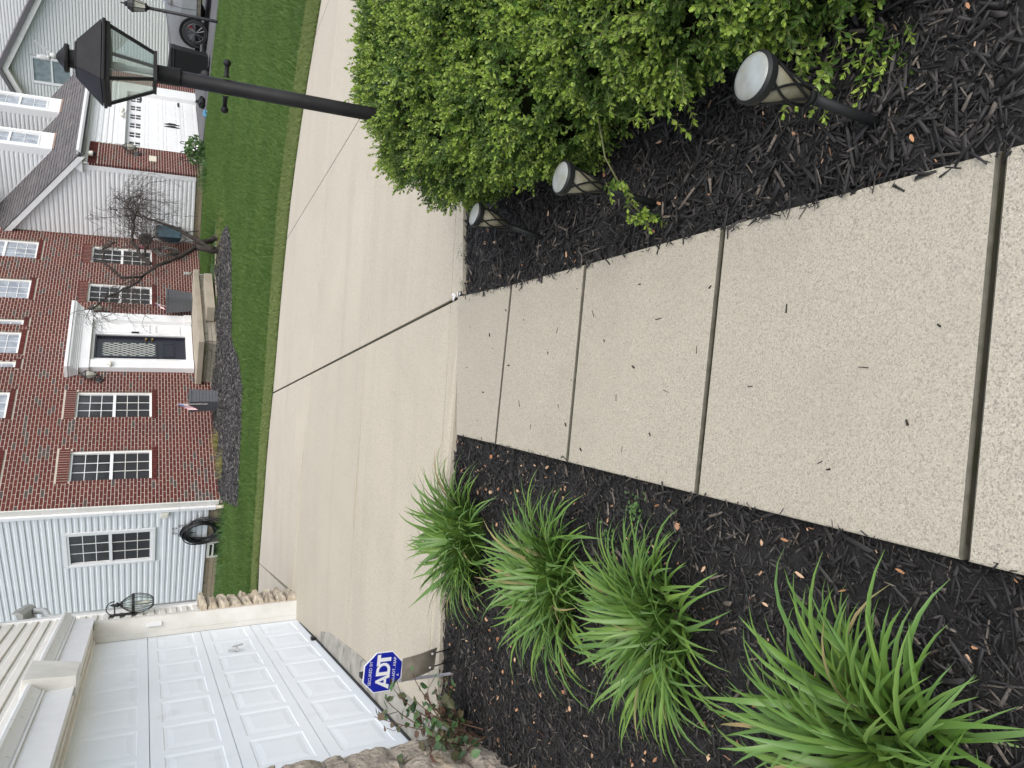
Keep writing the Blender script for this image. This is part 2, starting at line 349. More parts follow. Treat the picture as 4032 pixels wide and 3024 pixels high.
MULCHB = mat('mulch_soil', (0.006, 0.0055, 0.0055), 0.95, var=((0.022, 0.02, 0.019), 0.7), var_scale=30, bump=(90, .8, .01))
MULCHC = mat('mulch_chip', (0.02, 0.019, 0.02), 0.7, rnd=[(0.003, 0.003, 0.003), (0.0065, 0.0062, 0.006), (0.011, 0.0105, 0.010), (0.020, 0.0185, 0.0175, .74), (0.045, 0.040, 0.036, .90), (0.20, 0.165, 0.13, 1.0)], var=((0.012, 0.011, 0.011), 0.5), var_scale=120)
MULCHF = mat('faded_mulch_chip', (0.06, 0.058, 0.06), 0.8, rnd=[(0.010, 0.0095, 0.009), (0.022, 0.021, 0.020), (0.045, 0.042, 0.040), (0.15, 0.14, 0.13)])
SEED = mat('dry_maple_seed', (0.5, 0.27, 0.15), 0.75, rnd=[(0.36, 0.17, 0.08), (0.5, 0.27, 0.14), (0.62, 0.42, 0.27), (0.30, 0.13, 0.06)], trans=0.2)
PETALW = mat('white_petal', (0.8, 0.8, 0.78), 0.6)
FLR = mat('flag_red', (0.42, 0.03, 0.05), 0.7); FLB = mat('flag_blue', (0.03, 0.06, 0.25), 0.7)
BAGB = mat('blue_plastic_bag', (0.06, 0.22, 0.36), 0.4)

# ------------------------------------------------------------------ ground model
HO = np.array([-2.484, 17.052]); WA = np.array([math.sin(R(40.5)), math.cos(R(40.5))]); WB = np.array([WA[1], -WA[0]])
def h2w(a, b): return HO + WA * a + WB * b
def w2h(x, y):
    d = np.array([x, y]) - HO; return d @ WA, d @ WB
FAR_EDGE = [(-9, 13.1), (-2.96, 12.13), (-1.5, 11.78), (-0.03, 11.5), (1.4, 11.36), (2.69, 11.1), (3.8, 10.6), (4.89, 9.89), (8.5, 7.4), (12, 4.6)]
def far_y(x):
    return np.interp(x, [p[0] for p in FAR_EDGE], [p[1] for p in FAR_EDGE])
def smooth(t): t = np.clip(t, 0, 1); return t * t * (3 - 2 * t)
def z_drive(x, y):
    x = np.clip(x, -4, 14); x = np.where(x < -1, -1 + (x + 1) * .4, x)
    return -0.402 - 0.055 * x + 0.02 * np.clip(y, 0, 16)
def z_walk(y): return -0.065 * np.clip(y, -6, 4.7)
def z_house(a, b): return 0.06 + 0.09 * smooth((a - 6) / 5.0) - 0.046 * np.clip(b, 0, 22) - 0.10 * smooth((.3 - np.asarray(a, float)) / .6) * smooth((1.5 - b) / 1.5)
def z_lawn(x, y):
    x = np.asarray(x, float); y = np.asarray(y, float)
    dx, dy = x - HO[0], y - HO[1]
    a = dx * WA[0] + dy * WA[1]; b = dx * WB[0] + dy * WB[1]
    zh = z_house(a, b); t = smooth((y - far_y(x)) / 3.0)
    return (z_drive(x, y) + 0.012) * (1 - t) + zh * t

def ground():
    xs = np.unique(np.concatenate([[-500, -200, -80, -40], np.arange(-20, 30.1, 1.0), [45, 90, 200, 500]]))
    ys = np.unique(np.concatenate([[-500, -200, -60, -20, -8], np.arange(-4, 50.1, 1.0), [70, 120, 250, 600]]))
    X, Y = np.meshgrid(xs, ys)
    xc = np.clip(X, -12, 22); yc = np.clip(Y, -6, 34)
    zl = z_lawn(xc, yc)
    near = smooth((far_y(xc) - yc + 0.2) / 0.6)
    zn = np.minimum(z_walk(yc), z_drive(xc, yc)) - 0.18
    Z = zl - 0.06; Z = Z * (1 - near) + zn * near
    V = np.stack([X, Y, Z], -1).reshape(-1, 3); nx = len(xs)
    F = [(j * nx + i, j * nx + i + 1, (j + 1) * nx + i + 1, (j + 1) * nx + i) for j in range(len(ys) - 1) for i in range(nx - 1)]
    struct(np_obj('ground', V, F, LAWN, smooth=True))
ground()

# walkway: slabs poured between rounded joints -------------------------------------------------------
def rounded_slab(poly, zf, depth, rad, name, m, parent):
    """poly ccw 2D; top follows zf(x,y); edge rounded over rad"""
    n = len(poly); P = [np.array(p, float) for p in poly]
    cen = sum(P) / n
    def inset(d):
        out = []
        for i in range(n):
            a, b, c = P[i - 1], P[i], P[(i + 1) % n]
            e1 = (b - a) / np.linalg.norm(b - a); e2 = (c - b) / np.linalg.norm(c - b)
            n1 = np.array([-e1[1], e1[0]]); n2 = np.array([-e2[1], e2[0]])
            k = n1 + n2; k /= max(1e-6, 1 + n1 @ n2); out.append(b + k * d)
        return out
    rings = [(0, -depth), (0, -rad), (rad * .3, -rad * .3), (rad, 0)]
    mb = MB(); vs = []
    for d, dz in rings:
        for q in inset(d): vs.append((q[0], q[1], float(zf(q[0], q[1])) + dz))
    fs = []
    for r in range(len(rings) - 1):
        for i in range(n):
            j = (i + 1) % n; fs.append((r * n + i, r * n + j, (r + 1) * n + j, (r + 1) * n + i))
    fs.append(tuple(range((len(rings) - 1) * n, len(rings) * n)))
    mb.add(vs, fs)
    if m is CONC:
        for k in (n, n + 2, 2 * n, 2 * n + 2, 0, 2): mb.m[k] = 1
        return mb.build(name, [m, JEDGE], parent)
    return mb.build(name, m, parent)

walkway = struct(link('walkway', None)); walkway.empty_display_size = .1
wmb = MB(); wz = lambda x, y: z_walk(y)
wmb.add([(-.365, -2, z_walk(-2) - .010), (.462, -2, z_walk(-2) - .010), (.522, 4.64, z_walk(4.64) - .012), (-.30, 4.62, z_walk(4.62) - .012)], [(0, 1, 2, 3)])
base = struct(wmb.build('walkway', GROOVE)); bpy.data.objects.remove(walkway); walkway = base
def wl(y): return -0.383 + 0.0115 * y if y < 3.8 else -0.339 + 0.008 * (y - 3.8)
def wr(y): return 0.478 + 0.014 * y if y < 3.7 else 0.53 + 0.035 * (y - 3.7)
JY = [(-.80, -.88), (.10, .02), (1.056, .98), (2.016, 1.886), (2.986, 2.825), (3.896, 3.676), (4.60, 4.60)]   # left end, right end
for i in range(len(JY) - 1):
    g = 0.0075; e = g if i < len(JY) - 2 else -.01
    (l0, r0), (l1, r1) = JY[i], JY[i + 1]; l0 += g; r0 += g; l1 -= e; r1 -= e
    rounded_slab([(wl(l0), l0), (wr(r0), r0), (wr(r1), r1), (wl(l1), l1)], wz, 0.10, 0.006, 'slab', CONC, walkway)

# driveway ------------------------------------------------------------------------------------------
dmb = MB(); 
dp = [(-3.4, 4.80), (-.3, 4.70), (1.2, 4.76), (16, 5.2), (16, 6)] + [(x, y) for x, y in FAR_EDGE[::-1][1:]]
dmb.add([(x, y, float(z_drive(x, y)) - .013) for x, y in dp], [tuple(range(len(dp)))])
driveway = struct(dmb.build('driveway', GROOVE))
ip = lambda xs, ys: (lambda x: float(np.interp(x, xs, ys)))
LX = [ip([-3, -1.6, -.3, .57, 1.23, 4], [4.75, 4.71, 4.65, 4.63, 4.72, 4.85]), ip([-3, -1.85, -.5, 1.3, 4], [4.97, 4.886, 4.818, 4.833, 4.93]), ip([-3, -1.77, 0, 1.74, 5], [7.1, 6.915, 6.794, 6.839, 6.95]), ip([-3, -1.98, 0, 2.23, 5], [9.6, 9.41, 9.07, 9.042, 8.85]), lambda x: float(far_y(x))]
CJ = lambda y: -2.585 - 0.078 * (y - 9.857)       # joint that runs from the garage corner to the lawn
JX = [lambda y: -2.95 - .085 * (y - 6), lambda y: 0.57 - 0.107 * (y - 4.666), lambda y: 3.09 - 0.163 * (y - 4.8), lambda y: 5.6 - .2 * (y - 4.8), lambda y: 8.3 - .2 * (y - 4.8), lambda y: 11.2 - .2 * (y - 4.8)]
def cross(fx, fy):
    x, y = 0.0, 6.0
    for _ in range(14): y = float(fy(x)); x = float(fx(y))
    return x, y
for c in range(len(JX) - 1):
    for r in range(4):
        g = 0.0058 if r else 0.003; gx = 0.006
        f0 = CJ if (c == 0 and r == 3) else JX[c]; f1 = JX[c + 1]; gl = 0.011 if c == 1 else 0.006; gr = 0.011 if c == 0 else 0.006
        off = lambda f, d: (lambda t: f(t) + d)
        p00 = cross(off(f0, gl), off(LX[r], g)); p10 = cross(off(f1, -gr), off(LX[r], g))
        p11 = cross(off(f1, -gr), off(LX[r + 1], -g)); p01 = cross(off(f0, gl), off(LX[r + 1], -g))
        mid = lambda p, q, f, d: [(p[0] + (q[0] - p[0]) * k, f(p[0] + (q[0] - p[0]) * k) + d) for k in (.2, .4, .6, .8)]
        rounded_slab([p00] + mid(p00, p10, LX[r], g) + [p10, p11] + mid(p11, p01, LX[r + 1], -g) + [p01], z_drive, 0.09, 0.0035, 'slab', DRIVE, driveway)
rounded_slab([(-9, 9.6), (-2.62, 9.75), cross(lambda y: CJ(y) - .006, lambda x: far_y(x) - .004), (-9, 13.0)], z_drive, .09, .007, 'slab', DRIVE, driveway)

# lawn sheet and beds ---------------------------------------------------------------------------------
def sheet(name, x0, x1, y0, y1, step, zf, m, keep=None, jit=0.0):
    xs = np.arange(x0, x1 + 1e-6, step); ys = np.arange(y0, y1 + 1e-6, step)
    X, Y = np.meshgrid(xs, ys); Z = zf(X, Y)
    if jit: Z = Z + rng.randn(*Z.shape) * jit
    V = np.stack([X, Y, Z], -1).reshape(-1, 3); nx = len(xs); F = []
    for j in range(len(ys) - 1):
        for i in range(nx - 1):
            if keep is None or keep(xs[i] + step / 2, ys[j] + step / 2): F.append((j * nx + i, j * nx + i + 1, (j + 1) * nx + i + 1, (j + 1) * nx + i))
    return np_obj(name, V, F, m, smooth=True)
BED_EDGE = [(-1.95, 1.2), (-1.85, 1.95), (-1.4, 2.45), (-.98, 2.95), (-.4, 3.45), (.4, 3.45), (1.0, 3.2), (1.5, 3.05), (2.2, 3.4), (3.0, 3.9), (3.6, 4.1), (4.4, 4.0), (5.0, 3.5), (5.5, 2.9), (5.6, 2.4)]
def bed_b(a): return np.interp(a, [p[0] for p in BED_EDGE], [p[1] for p in BED_EDGE])
def in_bed(a, b):
    if a < -1.9 or a > 5.6: return False
    lo = max(0.0, .1 + 1.03 * (-a - .1)) if a < -.1 else 0.0
    if a > 3.4 and a < 7 and b < 1.55: return False
    if a >= 4.4 and b < 2.05: return False
    return lo <= b <= bed_b(a)
LXS = np.arange(-9, 16.01, .2); LTS = np.concatenate([[0, .05], np.arange(.2, 14, .2)])
Xl, Tl = np.meshgrid(LXS, LTS); Yl = far_y(Xl) + Tl; V = np.stack([Xl, Yl, z_lawn(Xl, Yl) - .01], -1).reshape(-1, 3); nx = len(LXS)
struct(np_obj('lawn', V, [(j * nx + i, j * nx + i + 1, (j + 1) * nx + i + 1, (j + 1) * nx + i) for j in range(len(LTS) - 1) for i in range(nx - 1)], LAWN, smooth=True))
def bed_z(a, b): return z_house(a, b) - 0.0
bs = np.arange(0, 4.4, .1); As = np.arange(-1.9, 5.71, .1); V = []; F = []; idx = {}
for i, a in enumerate(As):
    for j, b in enumerate(bs):
        x, y = h2w(a, b); idx[i, j] = len(V); V.append((x, y, float(z_lawn(x, y)) + .02 + random.uniform(-.008, .008)))
for i in range(len(As) - 1):
    for j in range(len(bs) - 1):
        if in_bed(As[i] + .05, bs[j] + .05): F.append((idx[i, j], idx[i + 1, j], idx[i + 1, j + 1], idx[i, j + 1]))
struct(np_obj('neighbour_mulch_bed', V, F, MULCHB, smooth=True))
def to_drive(z, X, Y):
    t = smooth((np.asarray(Y) - 3.9) / .8); return z * (1 - t) + (z_drive(X, Y) - .035) * t
def zb_right(X, Y): return to_drive(z_walk(Y) - .028 + 0.05 * smooth((np.asarray(X) - .75) / .9), X, Y)
def zb_left(X, Y): return to_drive(z_walk(Y) - .05 + 0.03 * smooth((-.5 - np.asarray(X)) / .8), X, Y)
struct(sheet('right_mulch_bed', .43, 3.6, -.6, 4.78, .06, zb_right, MULCHB, keep=lambda x, y: x > wr(y) - .04, jit=.006))
struct(sheet('left_mulch_bed', -4.2, -.3, -.6, 4.78, .06, zb_left, MULCHB, keep=lambda x, y: x < wl(y) + .04, jit=.006))
# asphalt drive beside the neighbour's garage
amb = MB(); av = []
for a, b in ((11.4, 2.28), (16.6, 2.28), (16.6, 14), (11.1, 14), (11.2, 7.0), (11.35, 5.0)):
    x, y = h2w(a, b); av.append((x, y, 0.085 - 0.05 * (b - 2.23) + .004))
amb.add(av + [(p[0], p[1], p[2] - .2) for p in av], [tuple(range(6)), *[(i, (i + 1) % 6, 6 + (i + 1) % 6, 6 + i) for i in range(6)]])
struct(amb.build('asphalt_drive', ASPH))

# ------------------------------------------------------------------ building helpers
def pbox(mb, fn, s0, s1, o0, o1, z0, z1, mi=0):
    q0 = [fn(s0, o0, z0), fn(s1, o0, z0), fn(s1, o1, z0), fn(s0, o1, z0)]
    q1 = [fn(s0, o0, z1), fn(s1, o0, z1), fn(s1, o1, z1), fn(s0, o1, z1)]
    mb.hexa(q0, q1, mi)
def minus(iv, cuts):
    out = [iv]
    for c0, c1 in cuts:
        nxt = []
        for a, b in out:
            if c1 <= a or c0 >= b: nxt.append((a, b)); continue
            if c0 > a: nxt.append((a, c0))
            if c1 < b: nxt.append((c1, b))
        out = nxt
    return [x for x in out if x[1] - x[0] > .012]
def siding(parent, fn, s0, s1, z0, z1, m, exp=0.1143, holes=(), clip=None, base_out=0.0, lap=True):
    """one object per course: dutch-lap profile, course edges proud of the course above"""
    n = int(math.ceil((z1 - z0) / exp - 1e-6))
    for i in range(n):
        za, zb = z0 + i * exp, min(z1, z0 + (i + 1) * exp)
        ra = clip(za) if clip else (s0, s1); rb = clip(zb) if clip else (s0, s1)
        if ra is None: continue
        if rb is None: rb = ((ra[0] + ra[1]) / 2,) * 2
        cuts = [(h[0], h[1]) for h in holes if h[2] < zb - .01 and h[3] > za + .01]
        for a, b in minus((max(s0, ra[0]), min(s1, ra[1])), cuts):
            a2 = a if a > ra[0] + 1e-6 else max(s0, rb[0]); b2 = b if b < ra[1] - 1e-6 else min(s1, rb[1])
            if b2 < a2: a2 = b2 = (a2 + b2) / 2
            h = zb - za; mb = MB()
            prof = [(-.012, 0.0), (0.024, 0.0), (0.025, 0.47 * h), (0.008, 0.60 * h), (0.008, 0.87 * h), (-.012, .88 * h), (-.012, h)]  # slot at the top of each course is added to make a dark shadow line
            L = [fn(a + (a2 - a) * (z / h), base_out + o, za + z) for o, z in prof]; Rr = [fn(b + (b2 - b) * (z / h), base_out + o, za + z) for o, z in prof]
            mb.add(L + Rr, [(i, 7 + i, 8 + i, i + 1) for i in range(6)] + [tuple(range(7)), tuple(range(13, 6, -1))])
            mb.build('siding_course', m, parent)
def wall_back(parent, fn, s0, s1, z0, z1, holes, o0, o1, m, name='wall'):
    S = sorted({s0, s1, *[h[0] for h in holes], *[h[1] for h in holes]}); Zs = sorted({z0, z1, *[h[2] for h in holes], *[h[3] for h in holes]})
    S = [s for s in S if s0 <= s <= s1]; Zs = [z for z in Zs if z0 <= z <= z1]; mb = MB()
    for i in range(len(S) - 1):
        for j in range(len(Zs) - 1):
            sc, zc = (S[i] + S[i + 1]) / 2, (Zs[j] + Zs[j + 1]) / 2
            if any(h[0] < sc < h[1] and h[2] < zc < h[3] for h in holes): continue
            pbox(mb, fn, S[i], S[i + 1], o0, o1, Zs[j], Zs[j + 1])
    return mb.build(name, m, parent)
def window(parent, fn, s0, s1, z0, z1, o, cols=3, rows=3, upper=None, lower=None, fw=.045, trim=0.0, label=None):
    """double-hung vinyl window; o = outer face depth of the frame"""
    mb = MB(); zm = (z0 + z1) / 2
    if trim:
        for a, b, c, d in ((s0 - trim, s0, z0 - trim, z1 + trim), (s1, s1 + trim, z0 - trim, z1 + trim), (s0, s1, z1, z1 + trim), (s0, s1, z0 - trim, z0)): pbox(mb, fn, a, b, o - .05, o + .012, c, d)
    for a, b, c, d in ((s0, s0 + fw, z0, z1), (s1 - fw, s1, z0, z1), (s0 + fw, s1 - fw, z1 - fw, z1), (s0 + fw, s1 - fw, z0, z0 + fw)): pbox(mb, fn, a, b, o - .07, o, c, d)
    pbox(mb, fn, s0 + fw, s1 - fw, o - .06, o - .008, zm - .03, zm + .03)
    f = mb.build('window', WHITE, parent)
    if label: f['label'] = label
    for (za, zb, dep, g, nm) in ((zm + .03, z1 - fw, o - .035, upper or GLASS, 'pane'), (z0 + fw, zm - .03, o - .028, lower or SCREEN, 'pane')):
        ms = MB(); w = (s1 - s0 - 2 * fw); h = zb - za
        for i in range(1, cols): pbox(ms, fn, s0 + fw + w * i / cols - .007, s0 + fw + w * i / cols + .007, dep - .004, dep + .006, za, zb)
        for j in range(1, rows): pbox(ms, fn, s0 + fw, s1 - fw, dep - .003, dep + .005, za + h * j / rows - .007, za + h * j / rows + .007)
        if ms.v: ms.build('muntin_grid', WHITE if g is not SCREEN else TRIMG, f)
        mg = MB(); pbox(mg, fn, s0 + fw - .004, s1 - fw + .004, dep - .012, dep - .006, za - .004, zb + .004); mg.build(nm, g, f)
    return f
def wall_lantern(name, label, loc, rotz, sc=1.0):
    """urn lantern on an arm: back plate towards -x, lantern at x=.12"""
    t = thing(name, label, 'wall lantern', loc, rotz, 'lanterns beside the neighbour doors')
    mb = MB(); M = Matrix.Rotation(R(90), 3, 'Y')
    mb.lathe([(0.0, 0), (.075, .0), (.075, .012), (.05, .025), (0.0, .03)], 14, (-.0, 0, -.09), M=M); mb.build('back_plate', DARKBR, t, True)
    mb = MB(); mb.tube([(.02, 0, -.09), (.07, 0, -.12), (.12, 0, -.10), (.14, 0, -.04)], .009, 6); mb.build('arm', DARKBR, t, True)
    mb = MB(); mb.lathe([(.0, -.06), (.03, -.045), (.055, .0), (.072, .07), (.075, .115), (.06, .125), (.0, .126)], 14, (.14, 0, 0)); mb.build('glass_shade', FROST, t, True)
    mb = MB(); mb.lathe([(.02, -.075), (.035, -.05), (.032, -.04), (0, -.04)], 10, (.14, 0, 0)); mb.lathe([(.085, .115), (.082, .13), (.05, .165), (.03, .19), (.012, .20), (.016, .215), (.004, .24), (0, .25)], 12, (.14, 0, 0))
    for k in range(4):
        a = k * math.pi / 2 + .4
        mb.tube([(.14 + r * math.cos(a), r * math.sin(a), z) for r, z in ((.034, -.047), (.059, 0), (.076, .07), (.08, .115))], .005, 4)
    mb.build('cap', DARKBR, t, True)
    for ch in t.children: pass
    t.scale = (sc,) * 3
    return t

# ------------------------------------------------------------------ the neighbour's brick house
NH = thing('brick_house', 'two storey red brick house with white door surround and white sided wing', 'house', (HO[0], HO[1], 0), R(49.5))
FAC = lambda s, o, z: (s, -o, z)                      # front wall, b = 0
SIDEF = lambda s, o, z: (-o, -s, z)                   # left side wall, a = 0 ; s = b (negative goes back)
WSIDE = lambda s, o, z: (10.18 - o, -s, z)            # side of the garage wing
WFRONT = lambda s, o, z: (s, -(2.23 + o), z)          # front of the garage wing
Z0, ZT = 0.085, 6.1
OPEN = [(.70, 1.55, 1.375, 2.89), (2.57, 3.42, 1.375, 2.89), (6.92, 7.77, 1.375, 2.875), (8.77, 9.62, 1.375, 2.875),
        (.70, 1.55, 4.15, 5.65), (2.57, 3.42, 4.15, 5.65), (6.92, 7.77, 4.15, 5.65), (8.77, 9.62, 4.15, 5.65),
        (4.24, 4.47, 4.15, 5.65), (4.74, 5.56, 4.15, 5.65), (5.83, 6.06, 4.15, 5.65), (4.44, 5.98, .44, 2.70)]
SPAN_A1 = 10.18
wall_back(NH, FAC, 0.0, SPAN_A1, -.2, ZT, OPEN, -.105, -.003, MORTAR, 'front_wall')
# bricks: red ones, grey ones, soldier heads and rowlock sills
BL, BH, JT = 0.2032, 0.0677, 0.0115
bricks = []                                            # (a0,a1,z0,z1,out,kind,full)
def head(o): return (o[0] - .06, o[1] + .06, o[3], o[3] + .215)
def sill(o): return (o[0] - .06, o[1] + .06, o[2] - .105, o[2])
ZONES = []
for o in OPEN[:11]:
    ZONES += [head(o), sill(o)] if o[2] < 3 else [sill(o)]
rb = random.Random(3); row = 0; z = Z0
patch = lambda a, z: math.sin(a * 1.7 + 2.0 * math.sin(z * 1.3)) + math.sin(z * 2.1 + a * .6)
while z < ZT:
    zc = z + BH / 2; off = -(row % 2) * BL / 2; a = off - .001
    cuts = [(h[0], h[1]) for h in OPEN + ZONES if h[2] < zc < h[3]]
    while a < SPAN_A1:
        a0, a1 = max(a + JT / 2, 0.003), min(a + BL - JT / 2, SPAN_A1 - .003)
        grey = rb.random() < (.20 if patch(a, z) > .9 else .055)
        if a1 - a0 > .02:
            for x0, x1 in minus((a0, a1), cuts):
                bricks.append((x0, x1, z + JT / 2, z + BH - JT / 2, rb.uniform(-.0012, .0012), grey, x1 - x0 > BL - JT - .004))
        a += BL
    z += BH; row += 1
for o in OPEN[:11]:
    if o[2] < 3:
        h = head(o); n = round((h[1] - h[0]) / BH)
        w = (h[1] - h[0]) / n
        for i in range(n): bricks.append((h[0] + i * w + .0062, h[0] + (i + 1) * w - .0062, h[2] + .004, h[3] - .008, .001, False, False))
    s_ = sill(o); n = max(3, round((s_[1] - s_[0]) / BH)); w = (s_[1] - s_[0]) / n
    for i in range(n): bricks.append((s_[0] + i * w + .008, s_[0] + (i + 1) * w - .008, s_[2], s_[3] - .004, .02, False, False))
unit = MB(); pbox(unit, FAC, -(BL - JT) / 2, (BL - JT) / 2, -.03, 0, -(BH - JT) / 2, (BH - JT) / 2)
U_RED = unit.mesh('brick', BRICKR); U_GRY = unit.mesh('brick', BRICKG)
def dist_h(a, b, z):
    x, y = h2w(a, b); return (x * x + y * y + (z - CAM_H) ** 2) ** .5
cand = [i for i, q in enumerate(bricks) if q[6] and in_view((*h2w((q[0] + q[1]) / 2, 0), (q[2] + q[3]) / 2))]
cand.sort(key=lambda i: dist_h((bricks[i][0] + bricks[i][1]) / 2, 0, (bricks[i][2] + bricks[i][3]) / 2))
single = set(cand[:240]); mbr = MB()
for i, q in enumerate(bricks):
    if i in single:
        o = link('brick', U_GRY if q[5] else U_RED, NH); o.location = ((q[0] + q[1]) / 2, -q[4], (q[2] + q[3]) / 2)
    else: pbox(mbr, FAC, q[0], q[1], -.03, q[4], q[2], q[3], 1 if q[5] else 0)
# brick ends that show at the open corner and beside the garage door
WING_BR = []
def brick_face(fn, s0, s1, z0, z1, mi_g=1, cuts_=()):
    z = z0; r = 0
    while z < z1 - .03:
        a = s0 - (r % 2) * BL / 2
        while a < s1:
            x0, x1 = max(a + JT / 2, s0), min(a + BL - JT / 2, s1)
            if x1 - x0 > .02: pbox(mbr, fn, x0, x1, -.03, rb.uniform(-.001, .001), z + JT / 2, z + BH - JT / 2, 1 if rb.random() < .09 else 0)
            a += BL
        z += BH; r += 1
brick_face(lambda s, o, z: WFRONT(s, o, z), 10.16, 11.46, .15, 2.74)
for i in range(19):
    w = 1.30 / 19; pbox(mbr, WFRONT, 10.16 + i * w + JT / 2, 10.16 + (i + 1) * w - JT / 2, -.03, .006, 2.745, 2.95)
brick_face(lambda s, o, z: WFRONT(s, o, z), 16.05, 17.0, .05, 2.95)
brick_face(lambda s, o, z: (10.158 - o, -2.135 - s, z), 0.0, .092, .15, 2.95)
stuff(mbr.build('brick_rest', [BRICKI, BRICKG], NH))
mb = MB(); pbox(mb, WFRONT, 10.165, 11.47, -.1, -.003, .0, 2.96); mb.build('brick_pier', MORTAR, NH); mb = MB(); pbox(mb, WFRONT, 16.05, 17.0, -.1, -.003, -.05, 2.96); mb.build('brick_pier', MORTAR, NH)
# windows in the brick
kinds = [(GLASS, SCREEN), (GLASS, SCREEN), (GLASS, SCREEN), (GLASS, SCREEN), (CURT, CURT), (CURT, CURT), (CURT, CURT), (CURT, CURT), (CURT, CURT), (CURT, CURT), (CURT, CURT)]
for o, k in zip(OPEN[:11], kinds):
    n = 1 if o[1] - o[0] < .4 else 3
    window(NH, FAC, o[0], o[1], o[2], o[3], -.05, n, 3, k[0], k[1])
# door surround
mb = MB()
for a0, a1 in ((4.13, 4.42), (5.99, 6.28)):
    pbox(mb, FAC, a0, a1, 0.002, .13, .62, 2.69); pbox(mb, FAC, a0 - .015, a1 + .015, 0.002, .15, .44, .62)
pbox(mb, FAC, 4.42, 4.59, -.06, .03, .44, 2.69); pbox(mb, FAC, 5.53, 5.99, -.06, .03, .44, 2.69)
pbox(mb, FAC, 4.59, 5.53, -.06, .03, 2.62, 2.69); pbox(mb, FAC, 4.59, 5.53, -.06, .03, .44, .60)
for a0, a1 in ((4.45, 4.57), (5.58, 5.92)):
    for z0, z1 in ((.72, 1.30), (1.42, 2.52)):
        for q in ((a0, a1, z0, z0 + .02), (a0, a1, z1 - .02, z1), (a0, a0 + .02, z0 + .02, z1 - .02), (a1 - .02, a1, z0 + .02, z1 - .02)): pbox(mb, FAC, q[0], q[1], .03, .045, q[2], q[3])
mb.build('door_surround', WHITE, NH)
mb = MB()
pbox(mb, FAC, 4.08, 6.33, .002, .155, 2.69, 2.90)
for i, (z0, z1, o) in enumerate(((2.90, 2.94, .175), (2.94, 2.975, .20), (2.975, 3.005, .225), (3.005, 3.03, .255), (3.03, 3.05, .28), (3.05, 3.10, .30))): pbox(mb, FAC, 4.08 - o * .5, 6.33 + o * .5, .002, o, z0, z1)
pbox(mb, FAC, 3.90, 6.46, .002, .33, 3.10, 3.165); mb.build('entablature', WHITE, NH)
door = MB(); pbox(door, FAC, 4.60, 5.52, -.12, -.055, .61, 2.62)
for q in ((4.60, 4.635, .60, 2.62), (5.485, 5.52, .60, 2.62), (4.635, 5.485, 2.585, 2.62)): pbox(door, FAC, q[0], q[1], -.055, .0, q[2], q[3])
for q in ((4.74, 5.34, 2.46, 2.49), (4.74, 5.34, 1.25, 1.28), (4.74, 4.77, 1.28, 2.46), (5.31, 5.34, 1.28, 2.46)): pbox(door, FAC, q[0], q[1], -.055, -.04, q[2], q[3])
for q in ((4.77, 5.31, .84, .86), (4.77, 5.31, 1.10, 1.12), (4.77, 4.79, .86, 1.10), (5.29, 5.31, .86, 1.10)): pbox(door, FAC, q[0], q[1], -.055, -.045, q[2], q[3])
pbox(door, FAC, 4.80, 5.28, -.055, -.046, .88, 1.08)
door = door.build('front_door', NAVY, NH)
mb = MB(); pbox(mb, FAC, 4.77, 5.31, -.06, -.050, 1.28, 2.46); mb.build('leaded_glass', mat('leaded_glass', (.05, .065, .065), .15, var=((.09, .12, .12), .8), var_scale=14), door)
mb = MB()
for k in range(-9, 14):                               # diamond leading
    for sgn in (1, -1):
        pts = []
        for i in range(41):
            zz = 1.30 + i * (1.14 / 40); aa = 4.77 + .09 * k + sgn * (zz - 1.3) * .47
            if 4.785 < aa < 5.295: pts.append((aa, .047, zz))
        if len(pts) > 2: mb.tube([pts[0], pts[-1]], .005, 4)
mb.build('lead_lattice', TRIMG, door)
mb = MB(); M = Matrix.Rotation(R(90), 3, 'X')
for zz in (1.50, 1.36): mb.lathe([(0, -.03), (.03, -.03), (.03, -.01), (.02, .03), (.035, .05), (0, .065)], 10, (5.41, .04, zz), M=M)
mb.build('door_knob', mat('brass', (.3, .22, .1), .3, metal=.8), door, True)
mb = MB(); pbox(mb, FAC, 5.45, 5.57, .03, .06, 1.70, 1.76); mb = MB(); pbox(mb, FAC, 5.575, 5.61, .045, .075, 1.66, 1.83); mb.build('doorbell', BLACKP, NH)
mb = MB(); pbox(mb, FAC, 4.20, 4.26, .13, .17, 2.20, 2.32); pbox(mb, FAC, 4.13, 4.33, .15, .2, 2.24, 2.27); mb.build('camera_bracket', IVORY, NH)
# left side wall
SW = [(-1.78, -.80, 1.35, 2.91)]
wall_back(NH, SIDEF, -9, -.105, .28, ZT, SW, -.12, 0.0, SIDE, 'side_wall')
siding(NH, SIDEF, -9, -.21, .285, ZT, SIDE, holes=[(-1.85, -.73, 1.28, 2.98)])
window(NH, SIDEF, -1.78, -.80, 1.35, 2.91, .03, 3, 3, GLASS, SCREEN, trim=.06)
mb = MB(); pbox(mb, SIDEF, -.115, .0, .0, .03, .10, ZT); mb.build('corner_board', TRIMG, NH)
mb = MB()
for z0, z1 in ((.02, .85), (.855, 2.05), (2.055, 4.9), (4.905, ZT)): pbox(mb, SIDEF, -.205, -.125, .02, .085, z0 + .14 if z0 < .1 else z0, z1)
mb.build('downspout', WHITE, NH)
mb = MB(); mb.tube([(-.05, .165, .16), (-.05, .165, .02), (-.06, .13, -.08), (-.10, -.15, -.10)], .04, 10); mb.build('drain_pipe', WIRE, NH, True)
mb = MB(); pbox(mb, SIDEF, -.385, -.235, .015, .085, 1.05, 1.20); pbox(mb, SIDEF, -.37, -.25, .085, .095, 1.07, 1.18); mb.build('outlet_cover', IVORY, NH)
